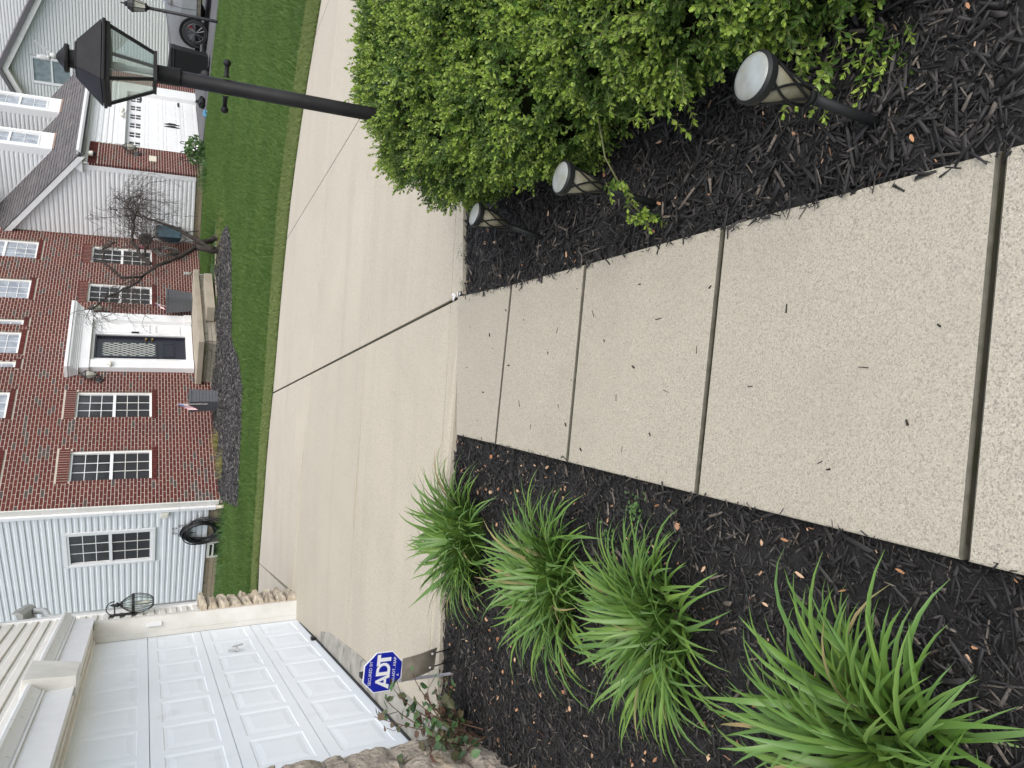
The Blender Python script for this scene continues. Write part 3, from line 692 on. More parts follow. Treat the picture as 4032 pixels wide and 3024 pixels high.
# block foundation under the siding
def found(fn, s0, s1, ztop, rows):
    for r in range(rows):
        s = s0 - (r % 2) * .2
        while s < s1:
            a, b = max(s0, s) + .004, min(s1, s + .4) - .004
            if b - a > .03:
                mb = MB(); pbox(mb, fn, a, b, -.1, rb.uniform(-.032, -.022), ztop - (r + 1) * .1 + .005, ztop - r * .1 - .003); mb.build('foundation_block', FOUND, NH)
            s += .4
wall_back(NH, SIDEF, -9, -.02, -.4, .28, [], -.14, -.05, DARKGAP, 'foundation')
found(SIDEF, -6.5, -1.95, .28, 3); found(SIDEF, -1.36, -.02, .28, 3)
mb = MB()                                              # basement window
for q in ((-1.93, -1.38, .20, .26), (-1.93, -1.38, -.08, -.04), (-1.93, -1.88, -.04, .20), (-1.43, -1.38, -.04, .20)): pbox(mb, SIDEF, q[0], q[1], -.05, .0, q[2], q[3])
pbox(mb, SIDEF, -1.86, -1.43, -.04, .01, .115, .145); pbox(mb, SIDEF, -1.46, -1.43, -.04, .01, .145, .2)
bw = mb.build('basement_window', IVORY, NH); mb = MB(); pbox(mb, SIDEF, -1.88, -1.43, -.045, -.03, -.04, .2); mb.build('pane', GLASS, bw)
mb = MB(); pbox(mb, SIDEF, -2.05, -1.30, .02, .30, -.14, -.05); mb.build('window_well', GUT, NH)
# roof over the main block (above the picture)
mb = MB(); mb.hexa([(-.4, .45, ZT), (10.6, .45, ZT), (10.6, -9.4, ZT), (-.4, -9.4, ZT)][::-1], [(-.4, .45, ZT + .1), (10.6, .45, ZT + .1), (10.6, -9.4, ZT + .1), (-.4, -9.4, ZT + .1)][::-1])
mb = MB(); mb.add([(-.4, -.45, ZT), (17.5, -.45, ZT), (17.5, 9.3, ZT), (-.4, 9.3, ZT), (3, 4.4, ZT + 2.6), (14.5, 4.4, ZT + 2.6)], [(0, 1, 5, 4), (1, 2, 5), (2, 3, 4, 5), (3, 0, 4), (3, 2, 1, 0)]); mb.build('main_roof', SHINGLEI, NH)
wall_back(NH, lambda s, o, z: (s, 9 + o, z), 0, 17, 0, ZT, [], -.1, 0, SIDEW, 'rear_wall')

# garage wing ---------------------------------------------------------------------------------------
RK = 0.758
def roof_z(b): return 5.037 - .0 + RK * (0 - b)        # top of shingles
UNDER = lambda b: 4.84 - RK * b
ZE = UNDER(2.10)
wall_back(NH, WSIDE, 0.0, 2.12, .26, 3.28, [], -.12, 0, SIDEW, 'wing_wall')
def wclip(z): 
    lim = (4.84 - z) / RK; return (0.005, min(2.02, lim)) if lim > .01 else None
siding(NH, WSIDE, 0.005, 2.02, .268, 4.83, SIDEW, clip=wclip)
mb = MB(); mb.prism([(0, 3.25), (2.1, 3.25), (0, 4.84)], lambda p: (10.19, -p[0], p[1]), lambda p: (10.30, -p[0], p[1])); mb.build('wing_gable', SIDEW, NH)
mb = MB(); pbox(mb, WSIDE, 2.02, 2.13, 0, .026, .26, 3.25); pbox(mb, WSIDE, 2.13, 2.16, 0.0, .028, .26, 3.25); mb.build('corner_board', FASC, NH)
found(WSIDE, -.0, 2.2, .265, 2); wall_back(NH, WSIDE, 0, 2.2, -.3, .26, [], -.14, -.04, DARKGAP, 'foundation')
# rake board
mb = MB()
mb.prism([(-.6, UNDER(-.6)), (2.42, UNDER(2.42)), (2.42, UNDER(2.42) + .165), (-.6, UNDER(-.6) + .165)], lambda p: (10.155, -p[0], p[1]), lambda p: (10.03, -p[0], p[1])); mb.build('rake_board', FASC, NH)
mb = MB(); mb.prism([(1.95, 3.07), (2.45, 3.07), (2.45, 3.12), (2.1, 3.27)], lambda p: (10.06, -p[0], p[1]), lambda p: (10.4, -p[0], p[1])); mb.build('eave_return', FASC, NH)
# roof deck and shingles
mb = MB()
mb.hexa([(10.04, -2.5, roof_z(2.5) - .10), (17.45, -2.5, roof_z(2.5) - .10), (17.45, 1.7, roof_z(-1.7) - .10), (10.04, 1.7, roof_z(-1.7) - .10)], [(10.04, -2.5, roof_z(2.5) - .012), (17.45, -2.5, roof_z(2.5) - .012), (17.45, 1.7, roof_z(-1.7) - .012), (10.04, 1.7, roof_z(-1.7) - .012)])
mb.build('wing_roof', DARKGAP, NH)
sh = []; cs = 1 / math.hypot(1, RK); sn = RK * cs
k = 0; t = 0.0; Ltot = 3.9 / cs
while t < Ltot:
    a = 10.0 - (k * .137) % .3
    while a < 17.46:
        wd = rb.choice((.11, .15, .19, .24)); a0, a1 = max(a, 10.02), min(a + wd, 17.46)
        if a1 - a0 > .02: sh.append((a0, a1, t, rb.choice((.004, .009, .013)), rb.uniform(-.006, .006)))
        a += wd
    t += .143; k += 1
def shp(a, t, h):                                       # point on the slope
    b = 2.52 - t * cs; return (a, -b - (-sn * h) * -1 * 0 - sn * h * 1.0, roof_z(2.52) + t * sn + cs * h)
def sh_mesh(mb, q, loc=None):
    a0, a1, t, h, j = q
    q0 = [shp(a0 + .003, t + j, -.01), shp(a1 - .003, t + j, -.01), shp(a1 - .003, t + .15, -.01), shp(a0 + .003, t + .15, -.01)]
    q1 = [shp(a0 + .003, t + j, h + .006), shp(a1 - .003, t + j, h + .006), shp(a1 - .003, t + .15, .001), shp(a0 + .003, t + .15, .001)]
    mb.hexa(q0, q1)
vis = sorted([i for i, q in enumerate(sh) if in_view((*h2w(q[0], 2.52 - q[2] * cs), roof_z(2.52) + q[2] * sn)) and q[1] - q[0] > .14 and q[2] > .1], key=lambda i: dist_h(sh[i][0], 2.5 - sh[i][2] * cs, 3.5))
sset = set(vis[:230]); rest = MB()
for i, q in enumerate(sh):
    if i in sset: mm = MB(); sh_mesh(mm, q); mm.build('shingle', SHINGLE, NH)
    else: sh_mesh(rest, q)
stuff(rest.build('shingle_rest', SHINGLEI, NH))
# gutter and frieze
mb = MB(); gprof = [(0, 0), (.09, 0), (.12, .05), (.12, .11), (.105, .11), (.095, .06), (.0, .06), (0, .11)]
mb.prism(gprof, lambda p: (10.12, -(2.46 + p[0]), 3.095 + p[1]), lambda p: (17.4, -(2.46 + p[0]), 3.095 + p[1])); mb.build('gutter', FASC, NH)
mb = MB(); pbox(mb, WFRONT, 10.2, 17.2, 0.002, .225, 3.06, 3.09); pbox(mb, WFRONT, 10.16, 17.0, .002, .03, 2.96, 3.06); pbox(mb, WFRONT, 10.3, 17.0, .03, .045, 2.99, 3.06); mb.build('soffit', FASC, NH)
# front of the wing : siding over the door, door, jambs
wall_back(NH, WFRONT, 11.47, 16.05, 2.08, 2.96, [], -.12, 0, SIDEW, 'garage_wall')
siding(NH, WFRONT, 11.47, 16.05, 2.29, 2.96, SIDEW, exp=.135)
mb = MB(); pbox(mb, WFRONT, 11.47, 16.05, .002, .03, 2.10, 2.285); pbox(mb, WFRONT, 11.472, 16.05, -.16, .0, 2.075, 2.10); pbox(mb, WFRONT, 15.38, 15.50, -.16, .03, .05, 2.10); pbox(mb, WFRONT, 15.50, 16.05, -.02, .028, .05, 2.10); pbox(mb, WFRONT, 11.472, 11.52, -.16, .0, .05, 2.075); mb.build('garage_trim', WHITE, NH)
GD0, GD1 = 11.52, 15.38
def garage_panels(parent, fn, s0, s1, z0, z1, cols, rows, o, m, inset=.05, glass_row=False):
    """sections with rails and stiles, and a recessed raised panel in each opening"""
    w = (s1 - s0) / cols; h = (z1 - z0) / rows; fr = MB()
    for r in range(rows):
        za, zb = z0 + r * h + .0025, z0 + (r + 1) * h - .0025
        pa, pb = za + .075, zb - .085
        pbox(fr, fn, s0, s1, o - .04, o, za, pa); pbox(fr, fn, s0, s1, o - .04, o, pb, zb)
        for c in range(cols + 1):
            x0 = s0 + c * w - (.045 if c else 0); x1 = s0 + c * w + (.045 if c < cols else 0)
            pbox(fr, fn, x0, x1, o - .04, o, pa, pb)
    pbox(fr, fn, s0, s1, o - .07, o - .041, z0, z1)
    g = fr.build('garage_door', m, parent)
    for r in range(rows):
        za, zb = z0 + r * h + .0025 + .075, z0 + (r + 1) * h - .0025 - .085
        for c in range(cols):
            a, b = s0 + c * w + .045, s0 + (c + 1) * w - .045; mb = MB()
            if glass_row and r == rows - 1:
                ca, cb = (a + b) / 2 - .17, (a + b) / 2 + .17; zc0, zc1 = za + .04, zb - .01
                rings = [(a, b, za, zb, o - .001), (ca, cb, zc0, zc1, o - .001), (ca, cb, zc0, zc1, o - .02)]
            else: rings = [(a, b, za, zb, o), (a + .03, b - .03, za + .008, zb - .008, o - .006), (a + .045, b - .045, za + .03, zb - .03, o - .006), (a + .11, b - .11, za + .07, zb - .07, o - .001)]
            vs = [];
            for (p, q, e, f_, oo) in rings: vs += [fn(p, oo, e), fn(q, oo, e), fn(q, oo, f_), fn(p, oo, f_)]
            fs = [(i * 4 + j, i * 4 + (j + 1) % 4, i * 4 + 4 + (j + 1) % 4, i * 4 + 4 + j) for i in range(len(rings) - 1) for j in range(4)]
            if not (glass_row and r == rows - 1): fs.append(tuple(len(vs) - 4 + i for i in range(4)))
            mb.add(vs, fs)
            if glass_row and r == rows - 1:
                pbox(mb, fn, ca, cb, o - .022, o - .004, (zc0 + zc1) / 2 - .014, (zc0 + zc1) / 2 + .014); pbox(mb, fn, (ca + cb) / 2 - .02, (ca + cb) / 2 + .02, o - .022, o - .003, zc0, zc1)
            mb.build('window_frame' if glass_row and r == rows - 1 else 'raised_panel', m, g)
            if glass_row and r == rows - 1: mb = MB(); pbox(mb, fn, ca, cb, o - .035, o - .02, zc0, zc1); mb.build('pane', GLASS, g)
    return g
ngd = garage_panels(NH, WFRONT, GD0, GD1, .08, 2.09, 6, 4, -.10, WHITE, glass_row=True)
mb = MB()
for a in (13.36, 13.54):
    mb.tube([WFRONT(a, -.09, .70), WFRONT(a, -.06, .76), WFRONT(a, -.06, .92), WFRONT(a, -.09, .98)], .014, 6); pbox(mb, WFRONT, a - .02, a + .02, -.1, -.085, .62, 1.05); mb.ball(WFRONT(a, -.08, .84), .03, 8)
mb.build('pull_handle', BLACKM, ngd)
mb = MB()
for z in (.62, 1.72):
    pbox(mb, WFRONT, 15.0, 15.30, -.1, -.085, z - .03, z + .03)
mb.build('strap_hinge', BLACKM, ngd)
mb = MB(); pbox(mb, WFRONT, 10.68, 11.0, 0, .015, 1.28, 1.47); pq = mb.build('address_plaque', PLAQ, NH)
mb = MB(); M = Matrix.Rotation(R(90), 3, 'X')
mb.ball((13.45, -2.29, 2.22), .045, 8); 
for s in (-1, 1): mb.lathe([(.02, 0), (.06, .09), (.065, .13), (0, .125)], 10, (13.45 + s * .08, -2.33, 2.22), M=Matrix.Rotation(R(75 * s), 3, 'Z') @ Matrix.Rotation(R(100), 3, 'X'))
mb.build('flood_light', IVORY, NH, True)
mb = MB(); mb.lathe([(.03, 0), (.06, .02), (.075, .1), (.06, .12), (0, .13)], 12, (10.45, -2.36, 2.95), M=Matrix.Rotation(R(180), 3, 'X')); 
mb.build('camera_housing', IVORY, NH, True); mb = MB(); mb.ball((10.45, -2.36, 2.81), .055, 10); mb.build('camera_dome', BLACKP, NH, True)
# dormers
def dormer(a0, a1, b1, zb, ztop):
    df = lambda s, o, z: (s, -(b1 + o), z); dc = lambda s, o, z: (a0 - o, -s, z)
    w0, w1 = a0 + .17, a1 - .16
    mb = MB()
    wall_back(NH, df, a0, a1, zb, ztop, [(w0, w1, zb + .36, ztop - .3)], -.1, 0, WHITE, 'dormer_front')
    window(NH, df, w0, w1, zb + .36, ztop - .3, .02, 2, 2, CURT, CURT, fw=.04)
    mb = MB(); pbox(mb, df, a0 - .02, a0 + .14, .0, .03, zb + .02, ztop); pbox(mb, df, a1 - .13, a1 + .02, .0, .03, zb + .02, ztop); pbox(mb, df, a0 + .14, a1 - .13, 0, .028, zb + .0, zb + .33)
    pbox(mb, dc, b1 - .19, b1 - .0, .0, .022, roof_z(b1) + .02, ztop); mb.build('dormer_trim', WHITE, NH)
    mb = MB(); pbox(mb, df, a0, a1 + .02, .03, .05, zb - .03, zb + .02); mb.build('dormer_flashing', mat('rusty_flashing', (.3, .19, .15), .8), NH)
    wall_back(NH, lambda s, o, z: (a1 - .05 - o, -s, z), -1.2, b1 - .1, zb - .2, ztop, [], -.05, 0, SIDEW, 'dormer_cheek')
    mb = MB(); mb.prism([(b1 - .06, roof_z(b1) - .03), (b1 - .06, ztop), (-1.3, ztop), (-1.3, roof_z(-1.3) - .03)], lambda p: (a0 + .002, -p[0], p[1]), lambda p: (a0 + .1, -p[0], p[1])); mb.build('dormer_cheek', SIDEW, NH)
    def cl(z):
        lo = (5.037 - z) / RK + .03; return (max(lo, -1.3), b1 - .19) if lo < b1 - .21 else None
    siding(NH, dc, -1.3, b1 - .19, roof_z(b1) + .06, ztop, SIDEW, clip=cl)
    mb = MB(); mb.prism([(b1 - .0, roof_z(b1) + .012), (-1.3, roof_z(-1.3) + .012), (-1.3, roof_z(-1.3) + .05), (b1, roof_z(b1) + .05)], lambda p: (a0 - .024, -p[0], p[1]), lambda p: (a0 - .002, -p[0], p[1])); mb.build('dormer_skirt', FASC, NH)
    mb = MB(); mb.add([(a0 - .25, -(b1 + .3), ztop), (a1 + .25, -(b1 + .3), ztop), (a1 + .25, 1.4, ztop), (a0 - .25, 1.4, ztop), ((a0 + a1) / 2, -(b1 + .3), ztop + .5), ((a0 + a1) / 2, 1.4, ztop + .5)], [(0, 1, 2, 3), (0, 4, 5, 3), (1, 2, 5, 4), (0, 1, 4), (2, 3, 5)]); mb.build('dormer_roof', SHINGLEI, NH)
dormer(12.30, 13.32, 1.42, roof_z(1.42), 6.1); dormer(14.85, 15.85, 1.42, roof_z(1.42), 6.1)
wall_back(NH, lambda s, o, z: (s, 1.2 - o, z), 10.2, 17.2, 4.5, 6.1, [], -.1, 0, SIDEW, 'upper_wall')
wall_back(NH, lambda s, o, z: (17.0 - o, -s, z), -1.5, 2.2, 0, 3.2, [], -.1, 0, SIDEW, 'wing_far_wall')

# things at the neighbour's front ---------------------------------------------------------------------
def hw(a, b, z=None):
    x, y = h2w(a, b); return (x, y, float(z_lawn(x, y)) if z is None else z)
NR = R(49.5)
wall_lantern('wall_lantern', 'urn shaped wall lantern on the brick left of the dark front door', hw(3.80, .0, 2.58), NR - R(90), 1.25)
wall_lantern('wall_lantern', 'urn shaped wall lantern between the front door and the window behind the tree', hw(6.42, .0, 2.56), NR - R(90), 1.15)
wall_lantern('wall_lantern', 'urn shaped wall lantern on the narrow brick pier beside the garage door', hw(11.0, 2.23, 1.88), NR - R(90), 1.35)
# stoop
ST = thing('front_stoop', 'concrete entry stoop on split block courses below the dark front door', 'stoop', (HO[0], HO[1], 0), NR)
mb = MB(); mb.hexa([(3.55, -1.42, .29), (6.78, -1.28, .29), (6.78, -.01, .29), (3.68, -.01, .29)], [(3.55, -1.42, .42), (6.78, -1.28, .42), (6.78, -.01, .42), (3.68, -.01, .42)]); mb.build('landing', STOOPC, ST, bevel=.012)
mb = MB(); mb.hexa([(3.72, -1.28, -.2), (6.66, -1.15, -.2), (6.66, -.01, -.2), (3.8, -.01, -.2)], [(3.72, -1.28, .288), (6.66, -1.15, .288), (6.66, -.01, .288), (3.8, -.01, .288)]); mb.build('core', DARKGAP, ST)
def blockrow(p0, p1, z0, h, out, rows, ln):
    p0, p1 = Vector(p0), Vector(p1); d = (p1 - p0); L_ = d.length; d.normalize(); nrm = Vector((d.y, -d.x))
    for r in range(rows):
        s = -(r % 2) * ln / 2
        while s < L_:
            a, b = max(0, s) + .004, min(L_, s + ln) - .004
            if b - a > .03:
                o = out + rb.uniform(0, .02); mb = MB(); q = []
                for (ss, oo) in ((a, -.05), (b, -.05), (b, o), (a, o)): v = p0 + d * ss + nrm * oo; q.append(v)
                mb.hexa([(v.x, v.y, z0 - (r + 1) * h + .006) for v in q], [(v.x, v.y, z0 - r * h - .002) for v in q]); mb.build('block', BLOCK, ST)
            s += ln
blockrow((3.72, -1.28), (6.66, -1.15), .288, .09, .02, 5, .30); blockrow((3.8, -.01), (3.72, -1.28), .288, .09, .02, 5, .30); blockrow((6.66, -1.15), (6.66, -.01), .288, .09, .02, 5, .3)
mb = MB(); mb.hexa([(4.50, -1.72, .03), (5.98, -1.70, .03), (5.98, -1.28, .03), (4.50, -1.30, .03)], [(4.50, -1.72, .215), (5.98, -1.70, .215), (5.98, -1.22, .215), (4.50, -1.30, .215)]); mb.build('step', STOOPC, ST, bevel=.012)
# front walk
mb = MB(); cl = [(4.75, 1.74), (6.0, 2.02), (7.4, 2.62), (8.8, 3.1), (10.2, 3.5), (11.38, 3.75)]; L_, R_ = [], []
for i, (a, b) in enumerate(cl):
    a2, b2 = cl[min(i + 1, 5)]; a1, b1 = cl[max(i - 1, 0)]; dx, dy = a2 - a1, b2 - b1; l = math.hypot(dx, dy); L_.append((a - dy / l * -.5, b + dx / l * .42)); R_.append((a + dy / l * -.5 * -1 * -1, b - dx / l * .30))
vs = []
for (p, q) in zip(L_, R_):
    zp = z_house(*p) + .03 - .075 * float(smooth((p[0] - 6.2) / 1.6))
    vs += [(*h2w(*p), zp), (*h2w(*q), zp), (*h2w(*p), zp - .2), (*h2w(*q), zp - .2)]
fs = []
for i in range(5): k = i * 4; fs += [(k, k + 1, k + 5, k + 4), (k, k + 4, k + 6, k + 2), (k + 1, k + 3, k + 7, k + 5)]
fs += [(0, 2, 3, 1), (20, 21, 23, 22)]
mb.add(vs, fs); struct(mb.build('front_walk', STOOPC))
def planter(name, label, a, b, z, hh, top, bot, rot):
    t = thing(name, label, 'planter', hw(a, b, z), NR + rot, 'grey planters by the stoop'); n = 9
    for k in range(4):                                  # four slatted sides
        mb = MB(); ca, sa = math.cos(k * math.pi / 2), math.sin(k * math.pi / 2)
        for j in range(n):
            z0, z1 = hh * j / n + .002, hh * (j + 1) / n - .003; w0 = bot + (top - bot) * z0 / hh; w1 = bot + (top - bot) * z1 / hh
            def P(x, y, zz): return (x * ca - y * sa, x * sa + y * ca, zz)
            mb.hexa([P(-w0, -w0, z0), P(w0, -w0, z0), P(w0 - .02, -w0 + .02, z0), P(-w0 + .02, -w0 + .02, z0)], [P(-w1, -w1, z1), P(w1, -w1, z1), P(w1 - .02, -w1 + .02, z1), P(-w1 + .02, -w1 + .02, z1)])
        mb.build('side_panel', GREYP, t)
    mb = MB(); w = top + .012
    for q in ((-w, w, -w, -w + .04), (-w, w, w - .04, w), (-w, -w + .04, -w + .04, w - .04), (w - .04, w, -w + .04, w - .04)): mb.box(q[0], q[1], q[2], q[3], hh - .03, hh + .005)
    mb.build('rim', GREYP, t); mb = MB(); mb.box(-top + .02, top - .02, -top + .02, top - .02, hh - .12, hh - .1); mb.build('soil', MULCHB, t); return t
planter('planter', 'tapered grey slatted planter standing on the stoop right of the front door', 6.52, .42, .42, .62, .235, .175, R(6))
planter('planter', 'square dark grey planter on the mulch in front of the brick wall', 2.16, .85, hw(2.16, .85)[2] + .02, .60, .18, .155, R(-8))
def flag(label, a, b, z, s, tilt, rot):
    t = thing('flag', label, 'flag', hw(a, b, z), NR + rot, 'small stars and stripes flags')
    mb = MB(); mb.tube([(0, 0, 0), (0, 0, .62 * s)], .005 * s, 5); mb.build('stick', IVORY, t)
    W_, H_ = .30 * s, .20 * s; nx = 10; mb = MB()
    def P(i, j):                                       # cloth droops from the stick
        u, v = i / nx, j / 13.0; return (u * W_ * .42 + .003, math.sin(u * 7) * .012 * s, .60 * s - v * H_ - u * W_ * .75)
    for j in range(13):
        for i in range(nx):
            if j < 7 and i < 4: mi = 2
            else: mi = j % 2
            mb.add([P(i, j), P(i + 1, j), P(i + 1, j + 1), P(i, j + 1)], [(0, 1, 2, 3)], mi)
    c = mb.build('cloth', [FLR, SIGNW, FLB], t); mb = MB()
    for j in range(5):
        for i in range(5):
            p = P(.4 + i * .75, .7 + j * 1.35); d = .0035 * s
            for sy in (-.002, .002): mb.add([(p[0] - d, p[1] + sy, p[2]), (p[0], p[1] + sy, p[2] - d), (p[0] + d, p[1] + sy, p[2]), (p[0], p[1] + sy, p[2] + d)], [(0, 1, 2, 3)])
    stuff(mb.build('stars', SIGNW, c)); t.rotation_euler = (R(tilt), 0, NR + rot); return t
flag('small stars and stripes flag drooping in front of the planter on the mulch', 1.86, 1.02, hw(1.86, 1.0)[2] + .28, 1.0, 0, R(-49.5 + 165))
flag('small furled flag leaning out of the planter on the stoop', 6.38, .3, .95, .7, 35, R(100))
# hose and hanger
t = thing('garden_hose', 'black garden hose coiled on a scrolled iron hanger on the white siding', 'hose', (HO[0], HO[1], 0), NR)
mb = MB()
for k in range(20):
    ph = rb.uniform(0, 6.28); r_a = .30 + rb.uniform(-.07, .06); r_b = .335 + rb.uniform(-.08, .07); cz = .42 + rb.uniform(-.03, .01); cb = -.88 + rb.uniform(-.03, .03); o = .06 + rb.uniform(0, .10)
    mb.tube([(-(o + .015 * math.sin(3 * x + ph)), -(cb + r_a * math.cos(x)), cz + r_b * math.sin(x)) for x in [i * 2 * math.pi / 26 for i in range(26)]], .0125, 6, closed=True)
mb.build('coil', HOSE, t, True)
mb = MB(); mb.tube([(-.1, .68, .66), (-.12, .50, .60), (-.13, .38, .44), (-.15, .36, .25), (-.2, .4, .06), (-.3, .5, -.06)], .013, 6); mb.tube([(-.1, .7, .60), (-.12, .52, .5), (-.13, .42, .35), (-.18, .44, .14), (-.25, .55, -.04)], .013, 6); mb.build('loose_end', HOSE, t, True)
mb = MB()
for s in (-1, 1):
    sp = lambda c, r, n, d: [(-.035, -(c[0] + s * (r * (1 - i / n * .75)) * math.cos(d + i / n * 5.5)), c[1] + r * (1 - i / n * .75) * math.sin(d + i / n * 5.5)) for i in range(n + 1)]
    mb.tube(sp((-.88 + s * .055, .93), .055, 12, -1.2), .006, 5); mb.tube(sp((-.88 + s * .14, .82), .05, 12, -1.2), .006, 5); mb.tube([(-.03, -(-.88 + s * .1), .78), (-.03, -(-.88 + s * .09), .5)], .006, 5)
mb.build('hanger', BLACKM, t, True)
# wheelbarrow stood on end against the wing
t = thing('wheelbarrow', 'teal wheelbarrow stood on end in the corner of brick wall and siding', 'wheelbarrow', hw(9.72, .55, .16), NR)
mb = MB(); pr = [(-.30, .25), (.30, .25), (.24, .95), (-.24, .95)]
mb.hexa([(-.31, -.05, .45), (.31, -.05, .45), (.33, -.05, 1.12), (-.33, -.05, 1.12)], [(-.17, .26, .52), (.17, .26, .52), (.15, .22, .95), (-.15, .22, .95)]); mb.build('tray', BLUEM, t, bevel=.02)
mb = MB()
for s in (-1, 1): mb.tube([(s * .12, .28, 1.35), (s * .16, .28, .9), (s * .27, .10, .35), (s * .30, .02, -.04)], .018, 6)
mb.build('handle', DARKBR, t)
mb = MB()
for s in (-1, 1): mb.tube([(s * .2, .24, .55), (s * .22, .02, .30), (s * .22, -.1, .5)], .013, 6)
mb.build('leg', BLACKM, t)
mb = MB(); M = Matrix.Rotation(R(90), 3, 'Y'); mb.lathe([(.10, -.04), (.17, -.045), (.19, 0), (.17, .045), (.10, .04)], 18, (0, .26, 1.38), M=M); w_ = mb.build('wheel', RUBBER, t, True)
t = thing('wire_basket', 'dark round coil of netting hanging beside the wheelbarrow on the brick', 'netting', hw(9.25, .12, 1.0), NR); mb = MB()
for k in range(16):
    ra, rbb = .2 + rb.uniform(-.1, .04), .32 + rb.uniform(-.12, .03)
    mb.tube([(ra * math.cos(x), -.05 - rb.uniform(0, .08), rbb * math.sin(x)) for x in [i * 2 * math.pi / 16 for i in range(16)]], .012, 5, closed=True)
mb.build('netting', DARKBR, t)
t = thing('hand_tool', 'maroon handled tool hanging high beside the wheelbarrow', 'tool', hw(9.45, .12, 1.45), NR); mb = MB(); mb.tube([(0, -.03, 0), (.01, -.04, .30)], [.035, .05], 8); mb.build('grip', MAROON, t, True); mb = MB(); mb.tube([(0, -.03, -.35), (0, -.03, 0)], .015, 6); mb.build('shaft', TWIG, t)
# solar jar at the stoop end
t = thing('solar_jar', 'small clear glass solar lamp on a stake at the right end of the stoop', 'solar light', hw(7.05, .95), NR); mb = MB(); mb.tube([(0, 0, 0), (0, 0, .42)], .012, 6); mb.build('stake', GUT, t); mb = MB(); mb.lathe([(.02, .40), (.045, .43), (.045, .54), (.03, .57), (0, .575)], 10); mb.build('jar', FROST, t, True); mb = MB(); mb.lathe([(.05, .57), (.05, .59), (.0, .61)], 10); mb.build('lid', GUT, t, True)
# second lamp post by the neighbour's drive
def lamppost(name, label, loc, rotz, H_, sc, base_r=.04):
    t = thing(name, label, 'lamp post', loc, rotz); mb = MB(); mb.tube([(0, 0, -.1), (0, 0, .06), (0, 0, H_)], [base_r * 1.15, base_r, base_r], 12); mb.build('post', BLACKM, t, True)
    mb = MB(); mb.tube([(-.12, 0, H_ * .80), (.12, 0, H_ * .80)], .009, 6); mb.ball((-.13, 0, H_ * .8), .018, 8); mb.ball((.13, 0, H_ * .8), .018, 8); mb.build('ladder_rest', BLACKM, t)
    mb = MB(); mb.lathe([(.045, 0), (.05, .03), (.10, .06), (.11, .10), (0, .10)], 12, (0, 0, H_)); z = H_ + .10
    for k in range(6):
        a = k * math.pi / 3; mb.tube([(.10 * math.cos(a), .10 * math.sin(a), z), (.155 * math.cos(a), .155 * math.sin(a), z + .26)], .008, 5)
    mb.lathe([(.18, z + .26), (.18, z + .275), (.11, z + .38), (.06, z + .41), (.07, z + .43), (.03, z + .47), (.012, z + .49), (.022, z + .51), (.006, z + .55), (0, z + .58)], 12); mb.build('lantern_frame', BLACKM, t, False)
    mb = MB(); mb.lathe([(.095, z), (.148, z + .26)], 6); mb.build('lantern_glass', FROST, t); return t
lamppost('lamp_post', 'slim black lamp post at the edge of the asphalt by the silver car', hw(10.75, 6.3, -.12), NR, 1.62, .9)
# bin, bags, flower stand
t = thing('wheelie_bin', 'dark wheeled rubbish bin with lid in front of the silver car', 'bin', hw(12.0, 4.72, -.045), NR + R(8)); mb = MB()
mb.hexa([(-.23, -.26, .06), (.23, -.26, .06), (.23, .22, .06), (-.23, .22, .06)], [(-.29, -.33, .98), (.29, -.33, .98), (.29, .31, .98), (-.29, .31, .98)]); mb.box(-.30, .30, -.34, .32, .90, .96); mb.build('body', BLACKP, t, bevel=.02)
mb = MB(); mb.hexa([(-.31, -.36, .985), (.31, -.36, .985), (.31, .36, .985), (-.31, .36, .985)], [(-.29, -.33, 1.03), (.29, -.33, 1.03), (.27, .36, 1.08), (-.27, .36, 1.08)]); mb.build('lid', BLACKP, t, bevel=.015)
mb = MB(); M = Matrix.Rotation(R(90), 3, 'Y')
for s in (-1, 1): mb = MB(); mb.lathe([(.0, -.025), (.12, -.025), (.12, .025), (0, .025)], 14, (s * .27, .22, .12), M=M); mb.build('wheel', RUBBER, t, True)
t = thing('rubbish_bag', 'small black rubbish bag on the asphalt by the garage brick', 'bag', hw(12.0, 3.6, .015), 0); mb = MB(); mb.ball((0, 0, .09), .15, 12, 0, (1.2, .9, .65))
for v in range(len(mb.v)): p = mb.v[v]; mb.v[v] = (p[0] + rb.uniform(-.03, .03), p[1] + rb.uniform(-.03, .03), max(0, p[2] + rb.uniform(-.02, .03)))
mb.build('sack', BLACKP, t); mb = MB(); mb.tube([(0, 0, .18), (.02, 0, .26)], [.02, .045], 6); mb.build('knot', BLACKP, t)
o = MB(); o.ball((0, 0, .05), .11, 10, 0, (1.1, .8, .6)); o.v = [(p[0] + rb.uniform(-.03, .03), p[1] + rb.uniform(-.03, .03), max(0, p[2] + rb.uniform(-.02, .03))) for p in o.v]
o = o.build('plastic_bag', BAGB); o.location = hw(11.2, 3.62); tag(o, 'crumpled bright blue plastic bag at the edge of the lawn', 'bag')
t = thing('flower_shrub', 'leafy shrub with white flowers below black shepherd hooks', 'shrub', hw(10.75, 2.72), NR)
V = []; Fq = []; MI = []
for k in range(900):
    d = rng.randn(3); d /= np.linalg.norm(d); r_ = rng.rand() ** .5
    c = np.array([d[0] * .55, d[1] * .38, .27 + d[2] * .26]) * np.array([r_, r_, 1]) ; c[2] = max(.02, c[2]); s = .035 + rng.rand() * .03; u = rng.randn(3); u /= np.linalg.norm(u); v = np.cross(u, rng.randn(3)); v /= np.linalg.norm(v)
    n0 = len(V); V += [c - u * s, c + v * s * .5, c + u * s, c - v * s * .5]; Fq.append((n0, n0 + 1, n0 + 2, n0 + 3)); MI.append(1 if rng.rand() < .07 and c[2] > .2 else 0)
